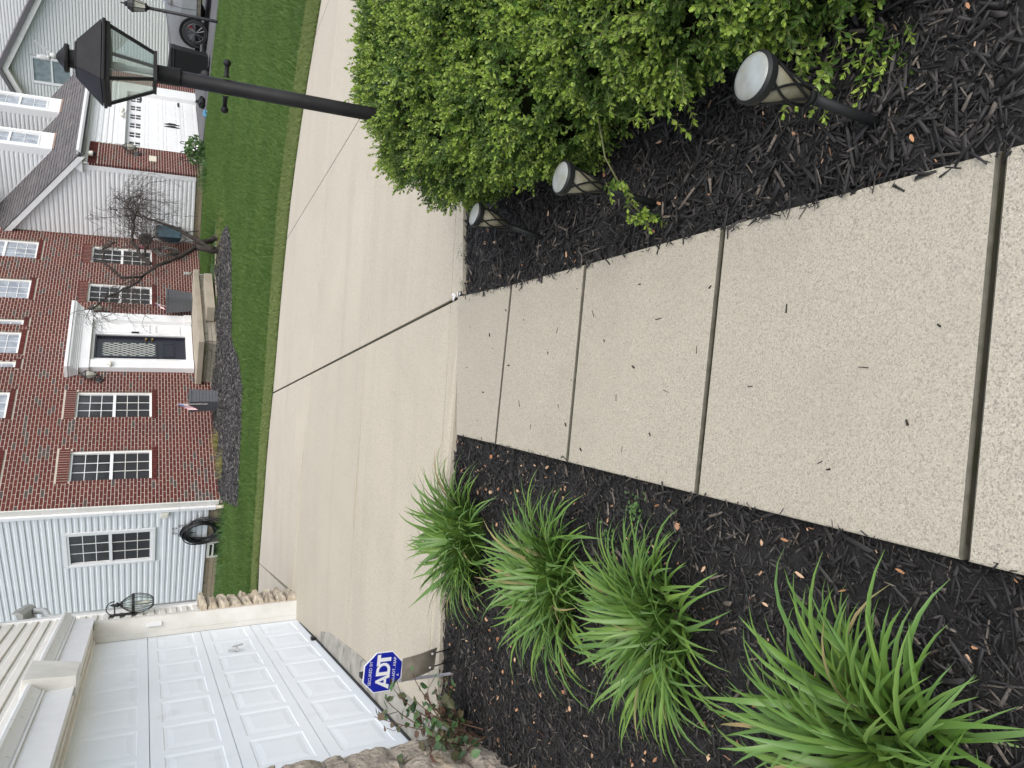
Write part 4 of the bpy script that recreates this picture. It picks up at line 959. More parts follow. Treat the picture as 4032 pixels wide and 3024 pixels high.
stuff(np_obj('foliage', V, Fq, [WEED, PETALW], t, MI)); mb = MB()
for k in range(7): mb.tube([(0, 0, 0), (rb.uniform(-.3, .3), rb.uniform(-.2, .2), .35)], .008, 4)
mb.build('stem', TWIG, t)
for i, (a, h_) in enumerate(((10.95, .66), (10.33, .66), (9.92, .70))):
    t = thing('shepherd_hook', ('black shepherd hook rising from the flower shrub nearest the garage door', 'black shepherd hook in the middle of the flower shrub', 'black shepherd hook at the brick corner end of the flower shrub')[i], 'garden hook', hw(a, 2.75), NR, 'shepherd hooks in the flower shrub'); mb = MB(); mb.tube([(0, 0, -.1), (0, 0, h_ - .08)], .008, 6); mb.build('rod', BLACKM, t)
    mb = MB(); mb.tube([(0, 0, h_ - .08)] + [(.07 - .07 * math.cos(x), 0, h_ - .08 + .08 * math.sin(x)) for x in [j * .45 for j in range(1, 9)]], .011, 6); mb.build('crook', BLACKM, t)

# silver suv on the asphalt ----------------------------------------------------------------------------
# local axes: x forward (towards the garage), y to its left side (towards us), z up
cx, cy = h2w(13.4, 5.08); CARZ = 0.085 - .05 * (5.08 - 2.23)
t = thing('parked_car', 'silver suv with dark five spoke wheels parked on the asphalt drive', 'car', (cx, cy, CARZ), NR + R(90))
def car_profile(y):                                      # (x, z) outline at the front axle = 0
    return [(.92, .36), (.95, .55), (.90, .74), (.80, .90), (.55, 1.02), (-.35, 1.12), (-.62, 1.16), (-1.25, 1.66), (-1.7, 1.74), (-3.2, 1.70), (-3.62, 1.62), (-3.86, 1.14), (-3.92, .70), (-3.88, .38)]
mb = MB(); secs = []
for y, sx, sz in ((0.0, .985, .985), (-.03, 1, 1), (-.95, 1.02, 1.0), (-1.87, 1, 1), (-1.90, .985, .985)):
    sec = []
    for i, (x, z) in enumerate(car_profile(y)):
        tuck = .20 * max(0, (z - 1.12) / .6); yy = y - tuck if y > -.9 else (y + tuck if y < -1 else y)
        sec.append((x * sx, yy, .36 + (z - .36) * sz if z > .36 else z))
    secs.append(sec)
n = len(secs[0]); vs = [p for s in secs for p in s]; fs = []
for k in range(len(secs) - 1):
    for i in range(n): j = (i + 1) % n; fs.append((k * n + i, k * n + j, (k + 1) * n + j, (k + 1) * n + i))
fs += [tuple(range(n)), tuple(range((len(secs) - 1) * n, len(secs) * n))[::-1]]
mb.add(vs, fs); mb.build('body', SILVER, t, bevel=.03)
M = Matrix.Rotation(R(-90), 3, 'X')
for x in (0.0, -2.92):
    for y in (.012, -1.77):
        mb = MB(); mb.lathe([(.41, -.12), (.44, -.05), (.445, .004), (.40, .006), (0, .006)], 26, (x, y - .10 if y > 0 else y, .37), M=M); mb.build('wheel_arch', BLACKP, t, True) if False else None
        mb = MB()
        # arch as a dark half ring proud of the body, flared lip
        A_ = [i * math.pi / 16 - .28 for i in range(20)]; A_ = [a for a in A_ if a < math.pi + .3]
        yo = y + .004 if y > 0 else y - .14
        vs = [];
        for a in A_: vs += [(x + .36 * math.cos(a), yo, .35 + .36 * math.sin(a)), (x + .435 * math.cos(a), yo, .35 + .435 * math.sin(a)), (x + .435 * math.cos(a), yo + .02 if y > 0 else yo - .02, .35 + .435 * math.sin(a)), (x + .40 * math.cos(a), yo + .022 if y > 0 else yo - .022, .35 + .40 * math.sin(a))]
        fs = [(i * 4 + j, i * 4 + (j + 1) % 4, i * 4 + 4 + (j + 1) % 4, i * 4 + 4 + j) for i in range(len(A_) - 1) for j in range(4)]
        mb.add(vs, fs); mb.build('wheel_arch', BLACKP, t)
        yw = y + .03 if y > 0 else y - .13
        wt = MB(); wt.lathe([(.2, -.20), (.33, -.20), (.352, -.15), (.352, -.05), (.33, .0), (.258, .005), (.25, -.02), (.245, -.09)], 30, (x, yw, .35), M=M); wt = wt.build('wheel', RUBBER, t, True, autosmooth=40)
        mb = MB(); mb.lathe([(.0, -.075), (.235, -.07), (.238, -.02), (.246, .010), (.262, .006)], 30, (x, yw, .35), M=M) if False else mb.tube([(x + .25 * math.cos(q * .2094), yw + .004, .35 + .25 * math.sin(q * .2094)) for q in range(30)], .009, 6, closed=True)
        mb.build('rim', ALLOY, wt, True); mb = MB()
        sy = 1 if y > 0 else 1
        for k in range(5):
            for dd in (-.11, .11):
                a = k * 2 * math.pi / 5 + .35; c0 = Vector((math.cos(a + dd * 1.1), 0, math.sin(a + dd * 1.1))); c1 = Vector((math.cos(a + dd * 2.0), 0, math.sin(a + dd * 2.0)))
                p0 = Vector((x, yw + .005, .35)) + c0 * .04; p1 = Vector((x, yw + .008, .35)) + c1 * .245
                mb.tube([p0, p1], [.015, .02], 5)
        mb.lathe([(.055, -.02), (.055, .012), (.03, .02), (0, .02)], 12, (x, yw, .35), M=M); mb.build('alloy_spokes', ALLOY, wt)
        if x == 0.0: mb = MB(); mb.box(x - .17, x - .10, yw - .05, yw - .03, .40, .52); mb.build('brake_caliper', REDC, wt)
mb = MB(); mb.hexa([(.60, .008, .66), (.90, -.10, .62), (.88, -.10, .80), (.50, .008, .88)], [(.60, .02, .67), (.925, -.06, .63), (.89, -.08, .82), (.50, .018, .88)]); mb.build('headlight', HEADL, t)
mb = MB(); mb.hexa([(.48, .010, .80), (.62, .010, .82), (.60, .010, .90), (.44, .010, .92)], [(.48, .021, .80), (.62, .023, .82), (.60, .022, .90), (.44, .019, .92)]); mb.build('turn_lens', ORANGE, t)
mb = MB(); mb.box(.86, 1.0, -1.85, -.03, .22, .42); mb.box(.80, .97, -.2, .012, .25, .40); mb.box(.90, .985, -.34, -.12, .44, .53); mb.build('bumper', BLACKP, t, bevel=.02)
mb = MB(); mb.box(-3.0, -.42, -.02, .012, .28, .33); mb.box(-2.5, -.48, .0, .03, .24, .275); mb.build('side_step', CHROME, t)
mb = MB(); mb.box(-3.85, .8, -1.8, -.1, .2, .38); mb.build('underbody', BLACKP, t)
mb = MB()
for x in (-.62, -1.62, -2.6): mb.tube([(x, .006, .36), (x + .02, .008, .75), (x - .02, .004, 1.10)], .005, 4)
mb.tube([(.30, -.02, 1.04), (-.58, -.03, 1.12)], .005, 4); mb.build('door_seam', DARKGAP, t)
mb = MB()
for x0, x1 in ((-.95, -1.55), (-1.65, -2.5), (-2.6, -3.35)): mb.hexa([(x0 + .17, .0, 1.14), (x1, .0, 1.14), (x1, -.165, 1.62), (x0 - .32 if x0 > -1 else x0, -.165, 1.62)], [(x0 + .17, .006, 1.14), (x1, .006, 1.14), (x1, -.158, 1.62), (x0 - .32 if x0 > -1 else x0, -.158, 1.62)])
mb.build('side_window', GLASS, t)
mb = MB(); mb.hexa([(-.66, -.12, 1.18), (-.66, -1.78, 1.18), (-1.22, -1.66, 1.64), (-1.22, -.24, 1.64)], [(-.64, -.12, 1.19), (-.64, -1.78, 1.19), (-1.2, -1.66, 1.65), (-1.2, -.24, 1.65)]); mb.build('windscreen', GLASS, t)
mb = MB(); mb.ball((-.80, .10, 1.20), .1, 10, 0, (.6, 1, .8)); mb.build('wing_mirror', SILVER, t, True)
mb = MB(); mb.box(-.75, -.60, -.012, .010, .98, 1.03); mb.build('door_handle', CHROME, t)

# white house farther back -----------------------------------------------------------------------------
FH = thing('white_house', 'white sided gabled house standing behind the garage wing and the car', 'house', (HO[0], HO[1], 0), NR)
FW = lambda s, o, z: (24.5 - o, -s, z)
fx = lambda z: (max(-9, -1.15 - (6.56 - z) / .46), min(6.5, -1.15 + (6.56 - z) / .46)) if z < 6.54 else None
def fclip(z):
    if z >= 6.5: return None
    return (max(-2.6 if z > 5.7 else -9, -1.15 - (6.56 - z) / .46), min(6.5, -1.15 + (6.56 - z) / .46))
wall_back(FH, FW, -9, 6.5, -.4, 3.1, [], -.2, 0, FARS, 'wall')
mb = MB(); mb.prism([(-9, 3.1), (6.42, 3.1), (-1.15, 6.6), (-2.6, 5.9), (-9, 5.9)], lambda p: (24.52, -p[0], p[1]), lambda p: (24.7, -p[0], p[1])); mb.build('gable_wall', FARS, FH)
siding(FH, FW, -3.2, 6.5, .0, 6.5, FARS, exp=.1143, holes=[(-1.68, -.52, 4.3, 5.82)], clip=fclip)
window(FH, FW, -1.60, -.60, 4.36, 5.75, .03, 1, 1, mat('far_curtain', (.26, .31, .32), .2, var=((.16, .2, .21), .8), var_scale=6), mat('far_curtain_low', (.23, .28, .29), .2, var=((.14, .18, .19), .8), var_scale=6), trim=.05)
mb = MB()
mb.prism([(-1.15, 6.55), (6.7, 2.94), (6.7, 3.16), (-1.15, 6.77)], lambda p: (24.2, -p[0], p[1]), lambda p: (24.46, -p[0], p[1])); mb.prism([(-1.15, 6.55), (-2.6, 5.88), (-2.6, 6.1), (-1.15, 6.77)], lambda p: (24.2, -p[0], p[1]), lambda p: (24.46, -p[0], p[1])); mb.build('rake_board', TRIMG, FH)
mb = MB()
mb.prism([(-1.15, 6.775), (6.9, 3.08), (6.9, 3.20), (-1.15, 6.94)], lambda p: (24.12, -p[0], p[1]), lambda p: (26, -p[0], p[1])); mb.prism([(-1.15, 6.775), (-2.7, 6.065), (-2.7, 6.21), (-1.15, 6.94)], lambda p: (24.12, -p[0], p[1]), lambda p: (26, -p[0], p[1])); mb.build('gable_roof', SHINGLEI, FH)
FW2 = lambda s, o, z: (25.6 - o, -s, z)
wall_back(FH, FW2, -9, 5, 3.0, 11, [], -.2, 0, FARS, 'upper_wall'); siding(FH, FW2, -4.5, 5, 5.2, 9.0, FARS, exp=.1143)
mb = MB(); mb.box(24.7, 34, -6.4, 9, -.4, 3.0); mb.build('rear_block', FARS, FH)

# ------------------------------------------------------------------ our own garage on the left
GP = (-2.819, 9.26)
GH = thing('garage_house', 'cream sided house end with white panelled garage door and stone piers', 'house', (GP[0], GP[1], 0), R(5))
GF = lambda s, o, z: (o, s, z)                         # s along the wall (away from us), o out towards the drive
def g2w(s, o, z):
    c, sn_ = math.cos(R(5)), math.sin(R(5)); return (GP[0] + o * c - s * sn_, GP[1] + o * sn_ + s * c, z)
gd = garage_panels(GH, GF, -4.88, 0.0, -.128, 2.0, 8, 4, 0.0, DOORW)
mb = MB(); pbox(mb, GF, -4.88, 0, -.04, .012, -.142, -.126); mb.build('bottom_seal', RUBBER, gd)
mb = MB(); mb.tube([(.02, -1.150, .745), (.02, -1.172, .627)], .014, 6); mb.tube([(.0, -1.155, .67), (.05, -1.13, .66)], .011, 6); mb.tube([(.05, -1.14, .70), (.055, -1.10, .60)], .010, 6); mb.build('lock_handle', GUT, gd)
mb = MB(); pbox(mb, GF, -1.13, -1.06, .0, .03, -.128, -.085); pbox(mb, GF, -3.10, -3.02, .10, .15, -.15, -.11); mb = MB(); pbox(mb, GF, -1.13, -1.06, .0, .03, -.128, -.085); mb.build('bottom_bracket', BLACKP, gd)
o = MB(); pbox(o, GF, -3.10, -3.02, .11, .15, -.148, -.105); o = o.build('door_stop_block', BLACKP, None, bevel=.004); o.location = (GP[0], GP[1], 0); o.rotation_euler = (0, 0, R(5)); tag(o, 'small black block lying on the apron under the white garage door', 'block')
wall_back(GH, GF, -9, .50, -.3, 3.05, [(-4.91, .03, -.4, 2.005)], -.12, .198, TRIMG, 'front_wall')
mb = MB(); pbox(mb, GF, -9, .5, -7.5, -.13, 3.0, 3.04); mb.build('ceiling_deck', TRIMG, GH)
mb = MB(); mb.prism([(.50, 3.052), (-9, 3.052), (-9, 5.0), (-4.6, 5.6)], lambda p: (-.1, p[0], p[1]), lambda p: (.19, p[0], p[1])); mb.build('gable_wall', CREAM, GH)
mb = MB(); mb.prism([(.62, 3.08), (.62, 3.18), (-4.6, 5.95), (-9.3, 5.3), (-9.3, 5.2), (-4.6, 5.85)], lambda p: (-7.6, p[0], p[1]), lambda p: (.5, p[0], p[1])); mb.build('roof', SHINGLEI, GH)
mb = MB(); pbox(mb, GF, .38, .5, -7.5, -.125, -.3, 2.9); pbox(mb, GF, -9, -8.9, -7.5, -.125, -.3, 3.0); pbox(mb, GF, -8.9, .37, -7.5, -7.4, -.3, 3.0); mb.build('outer_wall', CREAM, GH)
rake = lambda z: (-9.0, min(.445, (3.02 - z) / .54 + .9 - .3)) if z > 2.95 else (-9.0, .445)
siding(GH, GF, -9.0, .445, .9455, 4.6, CREAM, base_out=.20, holes=[(-4.99, .115, 0, 2.19), (-9, -4.9, 0, 1.0)], clip=rake)
mb = MB(); pbox(mb, GF, .445, .56, .195, .238, .93, 3.0); pbox(mb, GF, .5, .56, .06, .195, .93, 3.0); mb.build('corner_post', WHITE, GH)
# reveal, stops, header
mb = MB(); pbox(mb, GF, .002, .032, -.06, .218, -.15, 1.985); pbox(mb, GF, .032, .11, .2, .222, .93, 1.985); pbox(mb, GF, -.014, .002, .004, .055, -.13, 1.985); mb.build('door_jamb', TRIMG, GH)
mb = MB(); pbox(mb, GF, -4.912, -4.882, -.06, .218, -.15, 1.985); pbox(mb, GF, -4.99, -4.912, .2, .222, .93, 1.985); mb.build('door_jamb', TRIMG, GH)
mb = MB(); pbox(mb, GF, -4.88, .0, .0, .05, 1.972, 1.992); pbox(mb, GF, -4.91, .03, -.06, .262, 1.993, 2.01); pbox(mb, GF, -4.88, .0, .12, .14, 1.98, 1.992); mb.build('head_jamb', CREAM, GH)
mb = MB(); pbox(mb, GF, -5.1, .06, .215, .268, 2.011, 2.165); pbox(mb, GF, -5.1, .06, .255, .268, 1.982, 2.011); mb.build('header_fascia', FASC, GH)
cp = [(.2, 2.166), (.285, 2.166), (.288, 2.178), (.276, 2.184), (.29, 2.19), (.30, 2.205), (.325, 2.235), (.345, 2.25), (.35, 2.27), (.345, 2.283), (.2, 2.30)]
for s0, s1 in ((-5.15, -2.72), (-2.16, .15)):
    mb = MB(); mb.prism(cp, lambda p: (p[0], s0, p[1]), lambda p: (p[0], s1, p[1])); mb.build('crown_moulding', CROWN, GH)
mb = MB(); mb.hexa([(.2, -2.66, 1.968), (.2, -2.22, 1.968), (.345, -2.22, 1.968), (.345, -2.66, 1.968)], [(.2, -2.74, 2.335), (.2, -2.14, 2.335), (.385, -2.14, 2.31), (.385, -2.74, 2.31)]); mb.build('keystone', TRIMG, GH, bevel=.004)
mb = MB(); pbox(mb, GF, -.028, -.001, .115, .165, 1.325, 1.48); mb.build('keypad_cover', WHITE, GH, bevel=.008)
# stones of the two piers
def rock(s0, s1, z0, z1, q0, q1, m, seed, amp):
    r_ = random.Random(seed); nx, nz = (5, 4) if m is STONEL else (9, 7); mb = MB(); vs = []
    for j in range(nz + 1):
        for i in range(nx + 1):
            u, v = i / nx, j / nz; e = min(u, 1 - u, v, 1 - v)
            d = q1 if e > 0 else q1 - .45 * (q1 - q0)
            edge = .012
            s = s0 + (s1 - s0) * u + (r_.uniform(-1, 1) * edge if True else 0); z = z0 + (z1 - z0) * v + r_.uniform(-.7, .7) * edge
            s = min(max(s, s0 + (0.0 if u > 0 else .002)), s1); z = min(max(z, z0), z1)
            vs.append((d + (mnoise.noise(Vector((s * 7, z * 9, seed))) * 1.3 + mnoise.noise(Vector((s * 19, z * 23, seed + 5))) * .55 + r_.uniform(-.12, .12)) * amp * (1 if e > 0 else .6) + (.35 * amp if min(u, 1 - u) > .2 and min(v, 1 - v) > .2 else 0), s, z))
    n0 = len(vs); fs = [(j * (nx + 1) + i, j * (nx + 1) + i + 1, (j + 1) * (nx + 1) + i + 1, (j + 1) * (nx + 1) + i) for j in range(nz) for i in range(nx)]
    rim = [i for i in range(nx + 1)] + [(j) * (nx + 1) + nx for j in range(1, nz + 1)] + [nz * (nx + 1) + i for i in range(nx - 1, -1, -1)] + [j * (nx + 1) for j in range(nz - 1, 0, -1)]
    for i in rim: vs.append((q0, vs[i][1], vs[i][2]))
    k = len(rim); fs += [(rim[i], n0 + i, n0 + (i + 1) % k, rim[(i + 1) % k]) for i in range(k)]
    mb.add(vs, fs); return mb.build('stone', m, GH, m is not STONEL, autosmooth=32 if m is not STONEL else None)
mb = MB(); pbox(mb, GF, .034, .62, .1, .225, -.35, .86); pbox(mb, GF, .5, .62, -.6, .1, -.35, .86); mb.build('stone_backing', MORTAR, GH)
sd = 0
def pier(s0, s1, zs, q0, q1, m, amp, lens):
    global sd
    for r, (z0, z1) in enumerate(zip(zs[:-1], zs[1:])):
        s = s0; k = 0
        while s < s1 - .02:
            w = lens[(r * 2 + k) % len(lens)]; e = min(s1, s + w)
            if s1 - e < .09: e = s1
            sd += 1; rock(s + .003, e - .003, z0 + .004, z1 - .004, q0, q1 + random.Random(sd).uniform(-.015, .02), m, sd, amp); s = e; k += 1
pier(.035, .60, [-.3, -.16, -.02, .10, .235, .36, .48, .615, .735, .85], .20, .29, STONEL, .034, [.30, .2, .36, .15, .45])
pier(.028, .61, [.852, .945], .20, .325, STONEL, .015, [.30, .4])
mb = MB(); pbox(mb, GF, -6.2, -4.92, .1, .225, -.5, .84); mb.build('stone_backing', MORTAR, GH)
pier(-6.2, -4.915, [-.45, -.12, .20, .47, .60, .84], .20, .262, STONE, .022, [.30, .36, .27, .44])
pier(-6.2, -4.91, [.845, .94], .20, .275, STONE, .012, [.3, .4, .22])
# apron lip
mb = MB(); lp = [(-.3, -.146), (.0, -.146), (.12, -.152), (.185, -.162), (.205, -.178), (.215, -.22), (.215, -.5), (-.3, -.5)]
for s0, s1 in ((-5.0, -2.455), (-2.445, .01)):
    mb = MB(); mb.prism(lp, lambda p: (p[0], s0, p[1]), lambda p: (p[0], s1, p[1])); mb.build('apron', LIP, GH)
# gutter end and elbow past the corner
mb = MB(); gp = [(.0, .0), (.085, .0), (.115, .05), (.115, .105), (.1, .105), (.085, .055), (.0, .055), (.0, .105)]
mb.prism(gp, lambda p: (.20 + p[0], .58, 2.70 + p[1]), lambda p: (.215 + p[0], .98, 2.625 + p[1])); mb.build('gutter', GUT, GH)
mb = MB(); mb.tube([(.26, .88, 2.64), (.26, .89, 2.58), (.255, .86, 2.53), (.24, .78, 2.50), (.22, .66, 2.47), (.215, .60, 2.40), (.215, .6, .95)], .036, 10); mb.build('downspout', GUT, GH, True)
mb = MB(); pbox(mb, GF, .562, .99, .06, .2, 2.62, 2.80); mb.build('gutter_board', WHITE, GH)
# coach lantern on the pier
t = thing('coach_lantern', 'black coach lantern with clear curved glass on the cream siding above the stone', 'wall lantern', g2w(.27, .215, 0), R(5)); NS = 8
def octa(mb, rings, n=NS, o=(.125, 0, 0)): mb.lathe(rings, n, o)
mb = MB(); mb.box(.004, .022, -.055, .055, 1.575, 1.85); mb.build('back_plate', BLACKM, t, bevel=.008)
mb = MB(); mb.tube([(.02, 0, 1.80), (.06, 0, 1.80), (.125, 0, 1.80)], .008, 6); mb.tube([(.03, 0, 1.78 - .0)] + [(.09 - .075 * math.cos(a), 0, 1.80 + .085 * math.sin(a)) for a in [i * .35 for i in range(0, 10)]], .006, 6); mb.build('scroll_arm', BLACKM, t)
mb = MB(); mb.lathe([(.0, 1.715), (.04, 1.715), (.034, 1.74), (.014, 1.75), (.03, 1.775), (.022, 1.79), (.01, 1.80), (.016, 1.815), (.004, 1.85), (0, 1.855)], 10, (.125, 0, 0)); mb.lathe([(.112, 1.60), (.112, 1.63), (.10, 1.63), (.10, 1.60), (.112, 1.60)], NS, (.125, 0, 0)); mb.lathe([(.05, 1.405), (.054, 1.42), (0, 1.42)], NS, (.125, 0, 0))
for k in range(NS):
    a = 2 * math.pi * k / NS; P = lambda r, z: (.125 + r * math.cos(a), r * math.sin(a), z)
    mb.tube([P(.104, 1.62), P(.075, 1.67), P(.042, 1.72)], .005, 4); mb.tube([P(.106, 1.60), P(.108, 1.55), P(.085, 1.46), P(.052, 1.415)], .005, 4)
mb.build('frame', BLACKM, t)
mb = MB(); mb.lathe([(.1, 1.625), (.072, 1.67), (.04, 1.718)], NS, (.125, 0, 0)); mb.lathe([(.05, 1.415), (.082, 1.46), (.104, 1.55), (.102, 1.605)], NS, (.125, 0, 0)); mb.build('glass', LGLASS, t)
mb = MB(); mb.lathe([(.0, 1.44), (.016, 1.44), (.016, 1.53), (.0, 1.53)], 8, (.125, 0, 0)); mb.lathe([(.0, 1.53), (.011, 1.54), (.014, 1.57), (.003, 1.61), (0, 1.612)], 8, (.125, 0, 0)); mb.build('candle', IVORY, t, True)

# ------------------------------------------------------------------ main lamp post
t = thing('lamp_post', 'large weathered black lamp post with four sided lantern and eagle finial', 'lamp post', (1.243, 3.5, 0), R(0))
mb = MB(); mb.tube([(-.006, 0, -.35), (.011, 0, .675), (.026, 0, 1.405)], .0315, 20); mb.build('post', LAMPM, t, True)
mb = MB(); mb.lathe([(.0365, 1.398), (.0365, 1.486), (.03, 1.49)], 20, (.029, 0, 0)); mb.build('fitter_collar', LAMPM, t, True, autosmooth=40)
mb = MB(); d = Vector((.95, -.31, -.02)).normalized(); c = Vector((.024, 0, 1.217))
mb.tube([c - d * .085, c - d * .045, c - d * .038], [.0095, .0095, .017], 8); mb.tube([c + d * .038, c + d * .045, c + d * .085], [.017, .0095, .0095], 8); mb.ball(c - d * .095, .0165, 10); mb.ball(c + d * .095, .0165, 10); mb.build('ladder_rest', LAMPM, t, True)
LT = bpy.data.objects.new('lantern', None)
bpy.data.objects.remove(LT)
rot = Matrix.Rotation(R(7), 4, 'Z'); LC = Vector((.032, 0, 0))
def q4(h, z): return [tuple(LC + (rot @ Vector((sx * h, sy * h, 0))) + Vector((0, 0, z))) for sx, sy in ((-1, -1), (1, -1), (1, 1), (-1, 1))]
hb, ht, zb_, zt_ = .060, .116, 1.497, 1.665
mb = MB()
mb.hexa(q4(.064, 1.486), q4(.062, 1.500)); mb.hexa(q4(ht + .004, zt_ - .010), q4(ht + .006, zt_ + .006))
B_, T_ = q4(hb - .004, zb_), q4(ht - .004, zt_)
for k in range(4): mb.tube([B_[k], T_[k]], [.0075, .0075], 6)
f = mb.build('lantern_cage', LAMPM, t)
for k in range(4):
    p0, p1 = Vector(B_[k]), Vector(B_[(k + 1) % 4]); p2, p3 = Vector(T_[(k + 1) % 4]), Vector(T_[k]); mb = MB(); nrm = (p1 - p0).cross(p3 - p0).normalized() * .0015
    mb.hexa([tuple(p - nrm) for p in (p0, p1, p2, p3)], [tuple(p + nrm) for p in (p0, p1, p2, p3)]); mb.build('pane', LGLASS, f)
mb = MB(); mb.hexa(q4(.129, 1.670), q4(.129, 1.683)); mb.hexa(q4(.126, 1.685), q4(.056, 1.775)); mb.hexa(q4(.055, 1.7755), q4(.050, 1.781)); mb.build('lantern_roof', LAMPM, t, bevel=.004)
mb = MB(); mb.lathe([(.036, 1.779), (.034, 1.80), (.052, 1.802), (.055, 1.808), (.053, 1.818), (.040, 1.822), (.022, 1.838), (.010, 1.846), (0, 1.847)], 20, tuple(LC)); mb.build('roof_cap', LAMPM, t, True, autosmooth=50)
mb = MB(); c = LC + Vector((0, 0, 1.856)); mb.ball(c, .013, 8, 0, (1, .8, 1.1)); mb.ball(c + Vector((-.010, -.004, .016)), .008, 8); mb.ball(c + Vector((-.018, -.006, .016)), .004, 6, 0, (1.6, .8, .8))
e = mb.build('eagle_finial', GUT, t, True)
mb = MB()
mb.hexa([(c.x + .006, c.y - .004, c.z), (c.x + .012, c.y, c.z + .004), (c.x + .050, c.y + .004, c.z + .064), (c.x + .046, c.y + .002, c.z + .066)], [(c.x + .004, c.y + .004, c.z + .008), (c.x + .010, c.y + .008, c.z + .012), (c.x + .050, c.y + .008, c.z + .066), (c.x + .046, c.y + .006, c.z + .068)]); mb.build('wing', GUT, e)
mb = MB(); mb.ball((c.x - .008, c.y + .012, c.z + .034), .016, 8, 0, (.8, .35, 1.6)); mb.build('wing', GUT, e, True)
mb = MB(); mb.lathe([(.0, 1.665), (.016, 1.665), (.018, 1.62), (.014, 1.60), (0, 1.60)], 10, tuple(LC)); mb.lathe([(.011, 1.50), (.011, 1.62)], 8, tuple(LC)); mb.build('lamp_socket', GUT, t)

# ------------------------------------------------------------------ path lights
def path_light(label, base, top, sc=1.0):
    b0, t0 = Vector(base), Vector(top); ax = (t0 - b0); H_ = ax.length; q = ax.to_track_quat('Z', 'Y')
    t = thing('path_light', label, 'path light', base, 0, 'solar path lights along the walk'); t.rotation_mode = 'QUATERNION'; t.rotation_quaternion = q; k = H_
    zc0, zc1 = k - .175, k - .022
    mb = MB(); mb.tube([(0, 0, -.10), (0, 0, zc0 - .012)], .0135, 14); mb.build('stake', BLACKP, t, True)
    mb = MB()
    for zz, rr in ((zc0 - .012, .024), (zc0 + .006, .026)): mb.tube([(rr * math.cos(a), rr * math.sin(a), zz) for a in [i * 2 * math.pi / 24 for i in range(24)]], .0022, 6, closed=True)
    mb.lathe([(.0135, zc0 - .02), (.02, zc0 - .008), (.018, zc0 + .004), (0, zc0 + .006)], 14); mb.build('collar', BLACKP, t)
    mb = MB(); mb.lathe([(.017, zc0 + .006), (.052, zc1)], 28); mb.build('lens_cone', LENSO, t, True)
    mb = MB()
    for s in (1, -1):
        for j in range(5):
            pts = []; rad = []
            for i in range(13):
                u = i / 12; r_ = .0205 + (.055 - .0205) * u; a = j * 2 * math.pi / 5 + s * u * 1.5
                pts.append((r_ * math.cos(a), r_ * math.sin(a), zc0 + .004 + (zc1 - zc0 - .004) * u)); rad.append(.0032)
            mb.tube(pts, rad, 6)
    mb.build('lattice', BLACKP, t, True)
    mb = MB(); mb.lathe([(.053, zc1 - .010), (.0585, zc1 - .006), (.0605, zc1 + .004), (.0605, zc1 + .013), (.0545, zc1 + .020), (.0535, zc1 + .013)], 32); mb.build('rim', BLACKP, t, True, autosmooth=35)
    mb = MB(); mb.lathe([(.0, zc1 + .012), (.052, zc1 + .012), (.0545, zc1 + .017), (.052, zc1 + .020), (.04, zc1 + .024), (.0, zc1 + .027)], 32); mb.build('solar_top', SOLTOP, t, True)
    return t
path_light('black solar path light nearest to the viewer with leaning stake in bare mulch', (.658, 1.319, -.116), (.698, 1.319, .300))
path_light('black solar path light between the other two with a green twig across its lattice', (.671, 2.317, -.181), (.719, 2.317, .232))
path_light('black solar path light at the end of the walk beside the driveway under the boxwood', (.720, 3.328, -.246), (.801, 3.328, .130))

# ------------------------------------------------------------------ security sign, metal plate
t = thing('security_sign', 'blue octagonal ADT security sign on a grey stake behind the rose', 'sign', (0, 0, 0))
SO = Vector((-1.775, 4.56, .187)); ang = R(-4)
ux = Vector((1, -.10, 0)).normalized(); uz = Vector((0, -.12, 1)).normalized(); un = ux.cross(uz).normalized()  # faces us
if un.y > 0: un = -un
def SP(x, z, o=0.0):
    xr, zr = x * math.cos(ang) - z * math.sin(ang), x * math.sin(ang) + z * math.cos(ang); return tuple(SO + ux * xr + uz * zr + un * o)
def octp(r): return [(r / math.cos(R(22.5)) * math.cos(R(22.5 + 45 * k)), r / math.cos(R(22.5)) * math.sin(R(22.5 + 45 * k))) for k in range(8)]
mb = MB(); mb.prism(octp(.127), lambda p: SP(p[0], p[1], -.004), lambda p: SP(p[0], p[1], .0)); plate = mb.build('plate', SIGNW, t)
mb = MB(); mb.prism(octp(.121), lambda p: SP(p[0], p[1], .0002), lambda p: SP(p[0], p[1], .0012)); mb.build('blue_face', BLUES, plate)
def letters(polys, o=.0018):
    mb = MB()
    for pl in polys: mb.add([SP(x, z, o) for x, z in pl], [tuple(range(len(pl)))])
    return mb
sx, sz, cz = .0135, .0155, .0
def arc(cx_, cz_, r, r2, a0, a1, n=10): 
    return [[(cx_ + r * math.cos(a0 + (a1 - a0) * i / n), cz_ + r * math.sin(a0 + (a1 - a0) * i / n)), (cx_ + r * math.cos(a0 + (a1 - a0) * (i + 1) / n), cz_ + r * math.sin(a0 + (a1 - a0) * (i + 1) / n)), (cx_ + r2 * math.cos(a0 + (a1 - a0) * (i + 1) / n), cz_ + r2 * math.sin(a0 + (a1 - a0) * (i + 1) / n)), (cx_ + r2 * math.cos(a0 + (a1 - a0) * i / n), cz_ + r2 * math.sin(a0 + (a1 - a0) * i / n))] for i in range(n)]
h = .046; pl = []
pl += [[(-.112, -h), (-.084, -h), (-.050, h), (-.062, h)], [(-.040, -h), (-.016, -h), (-.050, h), (-.066, h)], [(-.078, -.026), (-.03, -.026), (-.034, -.010), (-.074, -.010)]]       # A
